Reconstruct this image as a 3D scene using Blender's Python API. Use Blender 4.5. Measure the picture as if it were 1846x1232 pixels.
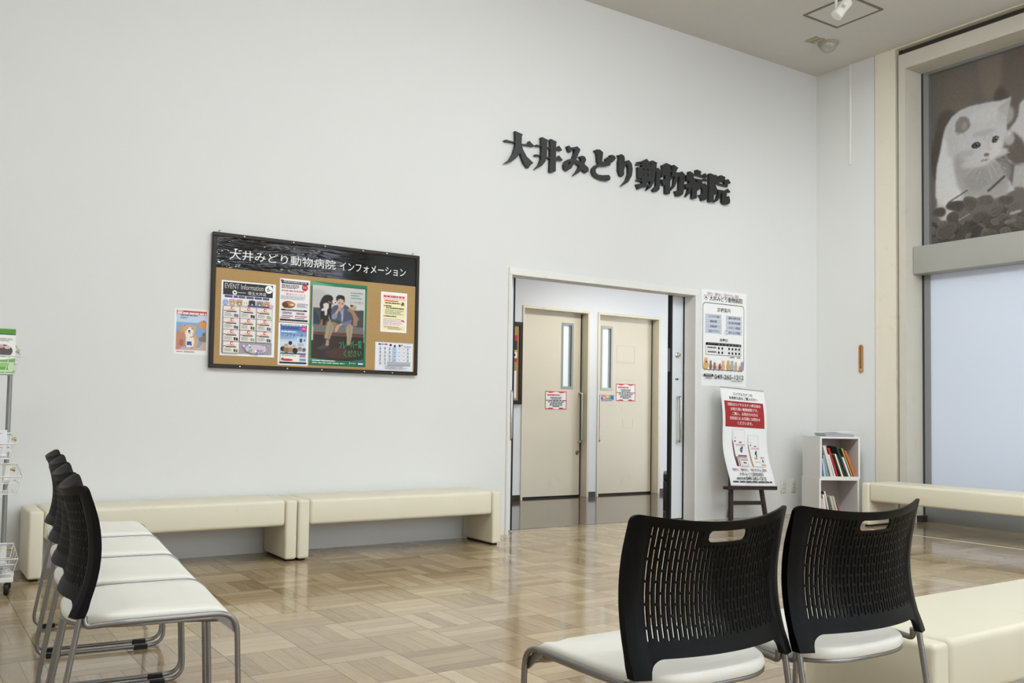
import bpy, bmesh, math, random
import numpy as np
from mathutils import Vector, Matrix, geometry

SC = bpy.context.scene
for _o in list(bpy.data.objects):
    bpy.data.objects.remove(_o, do_unlink=True)
COL = SC.collection

# ------------------------------------------------------------------ camera
# wall_main is the plane y = 6.04, floor z = 0, the camera stands above the origin
cam_d = bpy.data.cameras.new('camera')
cam_d.sensor_fit = 'HORIZONTAL'
cam_d.sensor_width = 36.0
cam_d.lens = 1650.54 / 1846 * 36.0
cam_d.shift_x = (923 - 908.14) / 1846
cam_d.shift_y = (663.48 - 616) / 1846
cam_d.clip_start = 0.05
cam_d.clip_end = 200
cam = bpy.data.objects.new('camera', cam_d)
COL.objects.link(cam)
_r = Vector((0.8348504576, -0.5502389059, 0.0161820811))
_u = Vector((-0.0388606997, -0.0295873396, 0.9988065054))
_f = Vector((0.5491034141, 0.8344829152, 0.0460836730))
cam.matrix_world = Matrix(((_r.x, _u.x, -_f.x, 0), (_r.y, _u.y, -_f.y, 0), (_r.z, _u.z, -_f.z, 0.98), (0, 0, 0, 1)))
SC.camera = cam

# ------------------------------------------------------------------ daylight, lamps, exposure
SC.view_settings.view_transform = 'Standard'
SC.view_settings.look = 'None'
SC.view_settings.gamma = 1.0
SC.view_settings.use_curve_mapping = False
SC.view_settings.exposure = -0.04
w = bpy.data.worlds.new('overcast_sky')
SC.world = w
w.use_nodes = True
w.node_tree.nodes['Background'].inputs[0].default_value = (0.90, 0.95, 1.0, 1)
w.node_tree.nodes['Background'].inputs[1].default_value = 6.0


def area(name, loc, size, power, col=(0.92, 0.97, 1.0), rot=(0, 0, 0), size_y=None, spread=math.pi):
    d = bpy.data.lights.new(name, 'AREA')
    d.shape = 'RECTANGLE'
    d.size = size
    d.size_y = size_y or size
    d.energy = power
    d.color = col
    d.spread = spread
    o = bpy.data.objects.new(name, d)
    o.location = loc
    o.rotation_euler = rot
    COL.objects.link(o)
    return o


# ceiling luminaires of the hall (rows running across the room) and one in the corridor behind the doors
for _x, _y, _p in ((1.2, 2.6, 40), (4.6, 2.6, 46), (1.2, -1.0, 50), (4.6, -1.0, 50), (6.6, 0.6, 46), (-1.6, 1.0, 45)):
    area('ceiling_lamp', (_x, _y, 4.44), 1.5, _p, size_y=0.5)


def spot(loc, aim, power, cone, radius=0.12):
    d = bpy.data.lights.new('ceiling_spot', 'SPOT')
    d.energy = power
    d.color = (0.93, 0.975, 1.0)
    d.spot_size = math.radians(cone)
    d.spot_blend = 0.9
    d.shadow_soft_size = radius
    o = bpy.data.objects.new('ceiling_spot', d)
    o.location = loc
    o.rotation_euler = (Vector(aim) - Vector(loc)).to_track_quat('-Z', 'Y').to_euler()
    COL.objects.link(o)


# track spots like the one in view, turned towards the walls
spot((2.6, 1.6, 4.2), (2.2, 6.04, 2.0), 170, 105)
spot((5.4, 1.8, 4.2), (4.6, 6.04, 1.9), 85, 95)
spot((2.5, 2.4, 4.2), (7.8, 4.5, 2.1), 560, 58, 0.35)
area('corridor_lamp', (6.5, 7.25, 2.57), 1.6, 29, col=(1.0, 0.98, 0.95), size_y=0.3)


# ------------------------------------------------------------------ materials
def lin(c):
    return tuple(((v / 255) / 12.92 if v / 255 <= 0.04045 else ((v / 255 + 0.055) / 1.055) ** 2.4) for v in c)


def new_mat(name):
    m = bpy.data.materials.new(name)
    m.use_nodes = True
    nt = m.node_tree
    return m, nt, nt.nodes['Principled BSDF']


def mat(name, c, rough=0.5, metal=0.0, spec=0.5, vary=0.06, scale=6.0, bump=0.0, bscale=200.0, coat=0.0, stain=None, stain_scale=3.0, stain_lo=0.58, stain_hi=0.75):
    m, nt, b = new_mat(name)
    b.inputs['Roughness'].default_value = rough
    b.inputs['Metallic'].default_value = metal
    b.inputs['Specular IOR Level'].default_value = spec
    b.inputs['Coat Weight'].default_value = coat
    b.inputs['Coat Roughness'].default_value = 0.08
    tc = nt.nodes.new('ShaderNodeTexCoord')
    n = nt.nodes.new('ShaderNodeTexNoise')
    n.inputs['Scale'].default_value = scale
    n.inputs['Detail'].default_value = 5
    nt.links.new(tc.outputs['Object'], n.inputs['Vector'])
    mx = nt.nodes.new('ShaderNodeMix')
    mx.data_type = 'RGBA'
    l = lin(c)
    mx.inputs['A'].default_value = tuple(v * (1 - vary) for v in l) + (1,)
    mx.inputs['B'].default_value = tuple(min(1, v * (1 + vary)) for v in l) + (1,)
    nt.links.new(n.outputs['Fac'], mx.inputs['Factor'])
    out = mx.outputs['Result']
    if stain:
        n2 = nt.nodes.new('ShaderNodeTexNoise')
        n2.inputs['Scale'].default_value = stain_scale
        n2.inputs['Detail'].default_value = 8
        n2.inputs['Roughness'].default_value = 0.65
        nt.links.new(tc.outputs['Object'], n2.inputs['Vector'])
        mr = nt.nodes.new('ShaderNodeMapRange')
        mr.inputs['From Min'].default_value = stain_lo
        mr.inputs['From Max'].default_value = stain_hi
        nt.links.new(n2.outputs['Fac'], mr.inputs['Value'])
        m2 = nt.nodes.new('ShaderNodeMix')
        m2.data_type = 'RGBA'
        nt.links.new(mr.outputs['Result'], m2.inputs['Factor'])
        nt.links.new(out, m2.inputs['A'])
        m2.inputs['B'].default_value = lin(stain) + (1,)
        out = m2.outputs['Result']
    nt.links.new(out, b.inputs['Base Color'])
    if bump:
        nb = nt.nodes.new('ShaderNodeTexNoise')
        nb.inputs['Scale'].default_value = bscale
        nb.inputs['Detail'].default_value = 3
        nt.links.new(tc.outputs['Object'], nb.inputs['Vector'])
        bp = nt.nodes.new('ShaderNodeBump')
        bp.inputs['Strength'].default_value = bump
        bp.inputs['Distance'].default_value = 0.004
        nt.links.new(nb.outputs['Fac'], bp.inputs['Height'])
        nt.links.new(bp.outputs['Normal'], b.inputs['Normal'])
    return m


class E:
    """tiny expression builder over math nodes"""
    nt = None

    def __init__(s, sock):
        s.s = sock

    @staticmethod
    def op(kind, *a):
        n = E.nt.nodes.new('ShaderNodeMath')
        n.operation = kind
        for i, v in enumerate(a):
            if isinstance(v, E):
                E.nt.links.new(v.s, n.inputs[i])
            else:
                n.inputs[i].default_value = v
        return E(n.outputs[0])

    def __add__(s, o): return E.op('ADD', s, o)
    def __sub__(s, o): return E.op('SUBTRACT', s, o)
    def __rsub__(s, o): return E.op('SUBTRACT', o, s)
    def __mul__(s, o): return E.op('MULTIPLY', s, o)
    def __truediv__(s, o): return E.op('DIVIDE', s, o)
    def floor(s): return E.op('FLOOR', s)
    def fract(s): return E.op('FRACT', s)


def combine(x, y, z):
    n = E.nt.nodes.new('ShaderNodeCombineXYZ')
    for i, v in enumerate((x, y, z)):
        if isinstance(v, E):
            E.nt.links.new(v.s, n.inputs[i])
        else:
            n.inputs[i].default_value = v
    return n.outputs[0]


def parquet_mat():
    m, nt, b = new_mat('waxed oak parquet')
    E.nt = nt
    tc = nt.nodes.new('ShaderNodeTexCoord')
    sp = nt.nodes.new('ShaderNodeSeparateXYZ')
    nt.links.new(tc.outputs['Object'], sp.inputs[0])
    x, y = E(sp.outputs[0]), E(sp.outputs[1])
    B = 0.303
    gx, gy = (x - 1.398 + 30.3) / B, (y - 3.616 + 30.3) / B
    ix, iy, fx, fy = gx.floor(), gy.floor(), gx.fract(), gy.fract()
    par = E.op('MODULO', ix + iy, 2.0)            # 0: strips along x, 1: strips along y
    par = E.op('LESS_THAN', par, 0.5)
    inv = 1.0 - par
    across = fy * inv + fx * par
    along = (fx * inv + fy * par) * B
    st = across * 4.0
    si, sf = st.floor(), st.fract()
    wn = nt.nodes.new('ShaderNodeTexWhiteNoise')
    wn.noise_dimensions = '3D'
    nt.links.new(combine(ix * 1.37 + si * 0.113, iy * 1.91, si * 3.1 + par), wn.inputs['Vector'])
    rnd = E(wn.outputs['Value'])
    wb = nt.nodes.new('ShaderNodeTexWhiteNoise')
    wb.noise_dimensions = '2D'
    nt.links.new(combine(ix, iy, 0.0), wb.inputs['Vector'])
    rb = E(wb.outputs['Value'])
    gn = nt.nodes.new('ShaderNodeTexNoise')
    gn.inputs['Scale'].default_value = 1.0
    gn.inputs['Detail'].default_value = 6
    gn.inputs['Roughness'].default_value = 0.6
    nt.links.new(combine(along * 9.0 + rnd * 40.0, (across * B + rnd * 7.0) * 80.0, rnd * 9.0), gn.inputs['Vector'])
    grain = E(gn.outputs['Fac'])
    # slow change of tone over the hall (worn lanes)
    wnz = nt.nodes.new('ShaderNodeTexNoise')
    wnz.inputs['Scale'].default_value = 0.9
    wnz.inputs['Detail'].default_value = 3
    nt.links.new(tc.outputs['Object'], wnz.inputs['Vector'])
    t = rnd * 0.46 + rb * 0.36 + grain * 0.60 + E(wnz.outputs['Fac']) * 0.2 - 0.41
    cr = nt.nodes.new('ShaderNodeValToRGB')
    e = cr.color_ramp.elements
    e[0].position, e[0].color = 0.0, lin((140, 118, 86)) + (1,)
    e[1].position, e[1].color = 1.0, lin((208, 190, 158)) + (1,)
    k = e.new(0.42); k.color = lin((172, 150, 116)) + (1,)
    k = e.new(0.70); k.color = lin((190, 170, 136)) + (1,)
    nt.links.new(t.s, cr.inputs['Fac'])
    # joints
    d_strip = E.op('MINIMUM', sf, 1.0 - sf) * (B / 4)
    d_end = E.op('MINIMUM', E.op('MINIMUM', fx, 1.0 - fx), E.op('MINIMUM', fy, 1.0 - fy)) * B
    j1 = E.op('LESS_THAN', d_strip, 0.0012) * 0.6
    j2 = E.op('LESS_THAN', d_end, 0.0018) * 0.85
    j = E.op('MAXIMUM', j1, j2)
    mx = nt.nodes.new('ShaderNodeMix')
    mx.data_type = 'RGBA'
    nt.links.new(j.s, mx.inputs['Factor'])
    nt.links.new(cr.outputs['Color'], mx.inputs['A'])
    mx.inputs['B'].default_value = lin((66, 50, 36)) + (1,)
    nt.links.new(mx.outputs['Result'], b.inputs['Base Color'])
    r = grain * 0.08 + E(wnz.outputs['Fac']) * 0.08 + rnd * 0.05 + 0.02
    nt.links.new(r.s, b.inputs['Roughness'])
    b.inputs['Specular IOR Level'].default_value = 0.62
    bp = nt.nodes.new('ShaderNodeBump')
    bp.inputs['Strength'].default_value = 0.12
    bp.inputs['Distance'].default_value = 0.002
    hh = rnd * 0.25 - j + E(gn.outputs['Fac']) * 0.1
    nt.links.new(hh.s, bp.inputs['Height'])
    nt.links.new(bp.outputs['Normal'], b.inputs['Normal'])
    return m


def print_mat(name, rough, coat=0.0, wrinkle=0.0, trans=0.0):
    """paper printed in colour: the ink colour is stored on the mesh"""
    m, nt, b = new_mat(name)
    a = nt.nodes.new('ShaderNodeAttribute')
    a.attribute_name = 'ink'
    nt.links.new(a.outputs['Color'], b.inputs['Base Color'])
    b.inputs['Roughness'].default_value = rough
    b.inputs['Specular IOR Level'].default_value = 0.25
    b.inputs['Coat Weight'].default_value = coat
    b.inputs['Coat Roughness'].default_value = 0.06
    if wrinkle:
        tc = nt.nodes.new('ShaderNodeTexCoord')
        n = nt.nodes.new('ShaderNodeTexNoise')
        n.inputs['Scale'].default_value = 9
        n.inputs['Detail'].default_value = 2
        nt.links.new(tc.outputs['Object'], n.inputs['Vector'])
        bp = nt.nodes.new('ShaderNodeBump')
        bp.inputs['Strength'].default_value = wrinkle
        bp.inputs['Distance'].default_value = 0.02
        nt.links.new(n.outputs['Fac'], bp.inputs['Height'])
        nt.links.new(bp.outputs['Normal'], b.inputs['Coat Normal'])
    if trans:
        t = nt.nodes.new('ShaderNodeBsdfTranslucent')
        nt.links.new(a.outputs['Color'], t.inputs['Color'])
        ms = nt.nodes.new('ShaderNodeMixShader')
        ms.inputs[0].default_value = trans
        nt.links.new(b.outputs[0], ms.inputs[1])
        nt.links.new(t.outputs[0], ms.inputs[2])
        nt.links.new(ms.outputs[0], nt.nodes['Material Output'].inputs['Surface'])
    return m


def frosted_mat(name, c, trans, rough=0.25):
    m, nt, b = new_mat(name)
    b.inputs['Base Color'].default_value = lin(c) + (1,)
    b.inputs['Roughness'].default_value = rough
    tc = nt.nodes.new('ShaderNodeTexCoord')
    n = nt.nodes.new('ShaderNodeTexNoise')
    n.inputs['Scale'].default_value = 300
    nt.links.new(tc.outputs['Object'], n.inputs['Vector'])
    bp = nt.nodes.new('ShaderNodeBump')
    bp.inputs['Strength'].default_value = 0.05
    bp.inputs['Distance'].default_value = 0.001
    nt.links.new(n.outputs['Fac'], bp.inputs['Height'])
    nt.links.new(bp.outputs['Normal'], b.inputs['Normal'])
    t = nt.nodes.new('ShaderNodeBsdfTranslucent')
    t.inputs['Color'].default_value = lin(c) + (1,)
    ms = nt.nodes.new('ShaderNodeMixShader')
    ms.inputs[0].default_value = trans
    nt.links.new(b.outputs[0], ms.inputs[1])
    nt.links.new(t.outputs[0], ms.inputs[2])
    nt.links.new(ms.outputs[0], nt.nodes['Material Output'].inputs['Surface'])
    return m


def lit_mat(name, c, strength):
    m, nt, b = new_mat(name)
    b.inputs['Base Color'].default_value = lin(c) + (1,)
    b.inputs['Roughness'].default_value = 0.35
    b.inputs['Emission Color'].default_value = lin(c) + (1,)
    b.inputs['Emission Strength'].default_value = strength
    return m


def film_mat():
    """black glossy film, slightly wrinkled"""
    m, nt, b = new_mat('wrinkled black film')
    b.inputs['Base Color'].default_value = lin((20, 20, 21)) + (1,)
    b.inputs['Roughness'].default_value = 0.06
    b.inputs['Specular IOR Level'].default_value = 0.5
    tc = nt.nodes.new('ShaderNodeTexCoord')
    mp = nt.nodes.new('ShaderNodeMapping')
    mp.inputs['Scale'].default_value = (3.0, 3.0, 17.0)
    nt.links.new(tc.outputs['Object'], mp.inputs['Vector'])
    n = nt.nodes.new('ShaderNodeTexNoise')
    n.inputs['Scale'].default_value = 1.6
    n.inputs['Detail'].default_value = 1.5
    n.inputs['Distortion'].default_value = 0.9
    nt.links.new(mp.outputs[0], n.inputs['Vector'])
    bp = nt.nodes.new('ShaderNodeBump')
    bp.inputs['Distance'].default_value = 0.03
    sx = nt.nodes.new('ShaderNodeSeparateXYZ')
    nt.links.new(tc.outputs['Object'], sx.inputs[0])
    mr = nt.nodes.new('ShaderNodeMapRange')
    mr.interpolation_type = 'SMOOTHSTEP'
    mr.inputs['From Min'].default_value = 0.95
    mr.inputs['From Max'].default_value = 0.35
    mr.inputs['To Min'].default_value = 0.03
    mr.inputs['To Max'].default_value = 0.7
    nt.links.new(sx.outputs[0], mr.inputs['Value'])
    nt.links.new(mr.outputs['Result'], bp.inputs['Strength'])
    nt.links.new(n.outputs['Fac'], bp.inputs['Height'])
    nt.links.new(bp.outputs['Normal'], b.inputs['Normal'])
    return m


MT = dict(
    wall=mat('white wallpaper', (226, 226, 223), 0.75, vary=0.012, scale=0.8, bump=0.10, bscale=260, spec=0.3),
    corridor_wall=mat('corridor wallpaper', (224, 226, 228), 0.7, vary=0.015, scale=2, bump=0.10, bscale=260, spec=0.3),
    ceiling=mat('rock wool ceiling', (214, 210, 203), 0.95, vary=0.05, scale=60, bump=0.5, bscale=90, spec=0.1),
    parquet=parquet_mat(),
    vinyl_floor=mat('brown corridor vinyl', (88, 74, 63), 0.10, vary=0.06, scale=3, spec=0.4),
    trim=mat('white door trim', (232, 231, 225), 0.45, vary=0.02, stain=(188, 180, 165), stain_scale=9, stain_lo=0.66, stain_hi=0.9),
    rubber_gap_shade=mat('black rubber and gap shade', (20, 20, 20), 0.6),  # rubber leaf edges, and the shade painted into door gaps
    slide=mat('white door panel', (228, 233, 236), 0.35, vary=0.02),
    beige=mat('beige door paint', (219, 211, 190), 0.45, vary=0.03, scale=3, stain=(198, 188, 164), stain_scale=4, stain_lo=0.62, stain_hi=0.9),
    beige_frame=mat('beige frame paint', (222, 214, 192), 0.4, vary=0.03, stain=(186, 174, 146), stain_scale=6, stain_lo=0.62, stain_hi=0.9),
    base_dark=mat('dark brown skirting', (52, 42, 34), 0.4),
    pillar=mat('cream pillar paint', (228, 221, 202), 0.55, vary=0.03, stain=(206, 192, 164), stain_scale=7, stain_lo=0.60, stain_hi=0.9),
    jamb=mat('grey cream reveal', (206, 201, 187), 0.6, vary=0.03, stain=(188, 182, 166), stain_scale=7, stain_lo=0.6, stain_hi=0.9),
    alu=mat('grey aluminium', (150, 152, 150), 0.38, metal=0.55, vary=0.03, scale=4),
    alu_dark=mat('dark gasket', (44, 48, 56), 0.5),
    beam=mat('grey transom', (174, 174, 166), 0.45, metal=0.15, vary=0.03, scale=3),
    slot=mat('dark slot', (60, 55, 48), 0.8),
    pane=frosted_mat('frosted film pane', (222, 229, 241), 0.10),
    pane_back=frosted_mat('white window film', (240, 242, 245), 0.9),
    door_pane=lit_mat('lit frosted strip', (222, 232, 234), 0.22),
    sign=mat('black acrylic letters', (40, 40, 40), 0.38, vary=0.03),
    sign_edge=mat('black letter edge', (26, 26, 26), 0.45),
    frame_brown=mat('dark brown wood frame', (44, 35, 30), 0.45, spec=0.3, vary=0.12, scale=20),
    cork=mat('cork sheet', (180, 147, 96), 0.85, vary=0.14, scale=140, bump=0.3, bscale=300),
    film=film_mat(),
    paper=print_mat('printed paper', 0.5),
    laminate=print_mat('laminated print', 0.4, coat=0.06, wrinkle=0.12),
    banner=print_mat('translucent photo film', 0.45, trans=0.34),
    steel=mat('satin steel tube', (146, 144, 143), 0.32, metal=0.9, vary=0.05, scale=12),
    chrome=mat('polished steel', (205, 203, 198), 0.14, metal=1.0),
    black_plastic=mat('black plastic', (5, 5, 5), 0.5, spec=0.16, vary=0.08, scale=30, bump=0.05, bscale=600),
    black_rubber=mat('black rubber', (18, 17, 17), 0.6),
    seat=mat('ivory seat vinyl', (236, 233, 222), 0.42, vary=0.02, bump=0.06, bscale=400),
    bench=mat('cream bench vinyl', (226, 220, 197), 0.45, vary=0.03, scale=5, bump=0.05, bscale=300, stain=(196, 184, 146), stain_scale=5, stain_lo=0.60, stain_hi=0.92),
    bench_brown=mat('dark brown bench vinyl', (52, 44, 38), 0.4),
    easel=mat('dark stained easel wood', (50, 36, 32), 0.45, vary=0.15, scale=25),
    shelf=mat('white shelf board', (228, 226, 220), 0.45, vary=0.02),
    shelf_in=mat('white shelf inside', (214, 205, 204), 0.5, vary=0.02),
    book=print_mat('book covers', 0.4),
    outlet=mat('ivory outlet plastic', (216, 214, 200), 0.4),
    outlet_hole=mat('outlet slot', (60, 56, 50), 0.6),
    wood=mat('thermometer wood', (176, 134, 84), 0.5, vary=0.12, scale=60),
    brass=mat('brass plate', (196, 172, 116), 0.4, metal=0.7),
    dark=mat('dark print', (48, 30, 26), 0.5),
    white_metal=mat('white coated wire', (236, 236, 234), 0.35),
    white_plastic=mat('white plastic', (238, 238, 234), 0.35),
    lamp_white=mat('white lamp housing', (238, 236, 228), 0.35),
    dome=mat('clear grey dome', (168, 168, 158), 0.12, spec=0.8),
    plate=mat('beige ceiling plate', (170, 160, 140), 0.6),
    groove=mat('grey hatch edge', (120, 113, 104), 0.6),
    bag_green=print_mat('printed snack bag', 0.28, coat=0.5),
    tape=mat('white floor tape', (226, 220, 206), 0.4),
    lock=mat('lock steel', (150, 140, 120), 0.3, metal=0.9),
)


# ------------------------------------------------------------------ mesh building
class MB:
    def __init__(s):
        s.v, s.f, s.m, s.c = [], [], [], None

    def add(s, verts, faces, m=0, M=None):
        n = len(s.v)
        s.v += [tuple(M @ Vector(p)) for p in verts] if M is not None else [tuple(p) for p in verts]
        s.f += [tuple(i + n for i in f) for f in faces]
        s.m += [m] * len(faces)
        return s

    def box(s, x0, x1, y0, y1, z0, z1, m=0, M=None):
        x0, x1 = min(x0, x1), max(x0, x1)
        y0, y1 = min(y0, y1), max(y0, y1)
        z0, z1 = min(z0, z1), max(z0, z1)
        v = [(x, y, z) for z in (z0, z1) for y in (y0, y1) for x in (x0, x1)]
        f = [(0, 2, 3, 1), (4, 5, 7, 6), (0, 1, 5, 4), (1, 3, 7, 5), (3, 2, 6, 7), (2, 0, 4, 6)]
        return s.add(v, f, m, M)

    def rbox(s, x0, x1, y0, y1, z0, z1, r, seg=3, m=0, M=None):
        bm = bmesh.new()
        bmesh.ops.create_cube(bm, size=1.0)
        for v in bm.verts:
            v.co = ((x0 + x1) / 2 + v.co.x * (x1 - x0), (y0 + y1) / 2 + v.co.y * (y1 - y0), (z0 + z1) / 2 + v.co.z * (z1 - z0))
        bmesh.ops.bevel(bm, geom=bm.edges[:], offset=r, segments=seg, profile=0.5, affect='EDGES')
        s.bm(bm, m, M)
        return s

    def bm(s, bm, m=0, M=None):
        bm.verts.index_update()
        s.add([v.co[:] for v in bm.verts], [[v.index for v in f.verts] for f in bm.faces], m, M)
        bm.free()

    def tube(s, pts, r, n=10, m=0, M=None, caps=True, closed=False):
        P = [Vector(p) for p in pts]
        N = len(P)
        T = []
        for i in range(N):
            a = P[i - 1] if (i > 0 or closed) else P[i]
            b = P[(i + 1) % N] if (i < N - 1 or closed) else P[i]
            T.append((b - a).normalized())
        ref = Vector((0, 0, 1)) if abs(T[0].z) < 0.9 else Vector((1, 0, 0))
        nrm = T[0].cross(ref).normalized()
        V = []
        for i in range(N):
            if i:
                nrm = (nrm - T[i] * nrm.dot(T[i]))
                nrm = nrm.normalized() if nrm.length > 1e-6 else T[i].orthogonal().normalized()
            bi = T[i].cross(nrm)
            rr = r[i] if isinstance(r, (list, tuple)) else r
            for k in range(n):
                a = 2 * math.pi * k / n
                V.append(P[i] + nrm * (math.cos(a) * rr) + bi * (math.sin(a) * rr))
        F = []
        for i in range(N if closed else N - 1):
            j = (i + 1) % N
            for k in range(n):
                F.append((i * n + k, i * n + (k + 1) % n, j * n + (k + 1) % n, j * n + k))
        if caps and not closed:
            F.append(tuple(range(n - 1, -1, -1)))
            F.append(tuple((N - 1) * n + k for k in range(n)))
        return s.add(V, F, m, M)

    def lathe(s, prof, n=24, m=0, M=None):
        V, F = [], []
        for (r, z) in prof:
            for k in range(n):
                a = 2 * math.pi * k / n
                V.append((r * math.cos(a), r * math.sin(a), z))
        for i in range(len(prof) - 1):
            for k in range(n):
                F.append((i * n + k, i * n + (k + 1) % n, (i + 1) * n + (k + 1) % n, (i + 1) * n + k))
        F.append(tuple(range(n - 1, -1, -1)))
        F.append(tuple((len(prof) - 1) * n + k for k in range(n)))
        return s.add(V, F, m, M)

    def prism(s, rings, d0, d1, m=0, ms=None, M=None):
        """polygon with holes in the xz plane, extruded along y from d0 (front) to d1"""
        flat = [p for r in rings for p in r]
        tris = geometry.tessellate_polygon([[Vector((p[0], p[1], 0)) for p in r] for r in rings])
        n = len(flat)
        V = [(p[0], d0, p[1]) for p in flat] + [(p[0], d1, p[1]) for p in flat]
        F = []
        for t in tris:
            a, b, c = [Vector(flat[i]) for i in t]
            ar = (b - a).x * (c - a).y - (b - a).y * (c - a).x
            t = tuple(t) if ar > 0 else tuple(reversed(t))
            F.append(t)
            F.append(tuple(i + n for i in reversed(t)))
        s.add(V, F, m, M)
        F = []
        o = 0
        for r in rings:
            k = len(r)
            for i in range(k):
                j = (i + 1) % k
                F.append((o + i, o + j, o + j + n, o + i + n))
            o += k
        base = len(s.v) - 2 * n
        s.f += [tuple(i + base for i in f) for f in F]
        s.m += [m if ms is None else ms] * len(F)
        return s

    def build(s, name, mats, parent=None, smooth=40, loc=None):
        me = bpy.data.meshes.new(name)
        me.from_pydata(s.v, [], s.f)
        for x in (mats if isinstance(mats, (list, tuple)) else [mats]):
            me.materials.append(x)
        me.polygons.foreach_set('material_index', s.m)
        bm = bmesh.new()
        bm.from_mesh(me)
        bmesh.ops.recalc_face_normals(bm, faces=bm.faces[:])
        bm.to_mesh(me)
        bm.free()
        if smooth:
            me.polygons.foreach_set('use_smooth', [True] * len(me.polygons))
            me.set_sharp_from_angle(angle=math.radians(smooth))
        me.update()
        o = bpy.data.objects.new(name, me)
        COL.objects.link(o)
        if parent is not None:
            o.parent = parent
        if loc is not None:
            o.location = loc
        return o


def empty(name, loc=(0, 0, 0), rz=0.0):
    o = bpy.data.objects.new(name, None)
    o.empty_display_size = 0.1
    COL.objects.link(o)
    o.location = loc
    o.rotation_euler = (0, 0, rz)
    return o


def tag(o, label, cat, group=None, kind=None):
    o['label'] = label
    o['category'] = cat
    if group:
        o['group'] = group
    if kind:
        o['kind'] = kind
    return o


def struct(o, label=None):
    o['kind'] = 'structure'
    if label:
        o['label'] = label
    return o


def copy_tree(o, parent=None):
    c = o.copy()
    COL.objects.link(c)
    c.parent = parent
    for ch in list(o.children):
        copy_tree(ch, c)
    return c


def fillet(pts, rads, n=6):
    P = [Vector(p) for p in pts]
    out = [P[0]]
    for i in range(1, len(P) - 1):
        a, b, c = P[i - 1], P[i], P[i + 1]
        d1, d2 = (a - b).normalized(), (c - b).normalized()
        r = rads[i - 1] if isinstance(rads, (list, tuple)) else rads
        ang = d1.angle(d2)
        if ang > math.pi - 0.02 or r <= 0:
            out.append(b)
            continue
        t = min(r / math.tan(ang / 2), (a - b).length * 0.48, (c - b).length * 0.48)
        p0, p1 = b + d1 * t, b + d2 * t
        for k in range(n + 1):
            u = k / n
            out.append(p0 * (1 - u) ** 2 + b * 2 * u * (1 - u) + p1 * u * u)
    out.append(P[-1])
    return out


_TXT = {}


def text_geo(s, bold=0.0):
    key = (s, bold)
    if key not in _TXT:
        cu = bpy.data.curves.new('txt', 'FONT')
        cu.body = s
        cu.offset = bold
        cu.resolution_u = 3
        o = bpy.data.objects.new('txt', cu)
        COL.objects.link(o)
        dg = bpy.context.evaluated_depsgraph_get()
        dg.update()
        me = bpy.data.meshes.new_from_object(o.evaluated_get(dg))
        v = [(p.co.x, p.co.y) for p in me.vertices]
        f = [tuple(p.vertices) for p in me.polygons]
        bpy.data.objects.remove(o, do_unlink=True)
        bpy.data.curves.remove(cu)
        bpy.data.meshes.remove(me)
        x0, x1 = min(p[0] for p in v), max(p[0] for p in v)
        y0, y1 = min(p[1] for p in v), max(p[1] for p in v)
        _TXT[key] = ([((p[0] - x0) / (x1 - x0), (p[1] - y0) / (y1 - y0)) for p in v], f)
    return _TXT[key]


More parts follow.
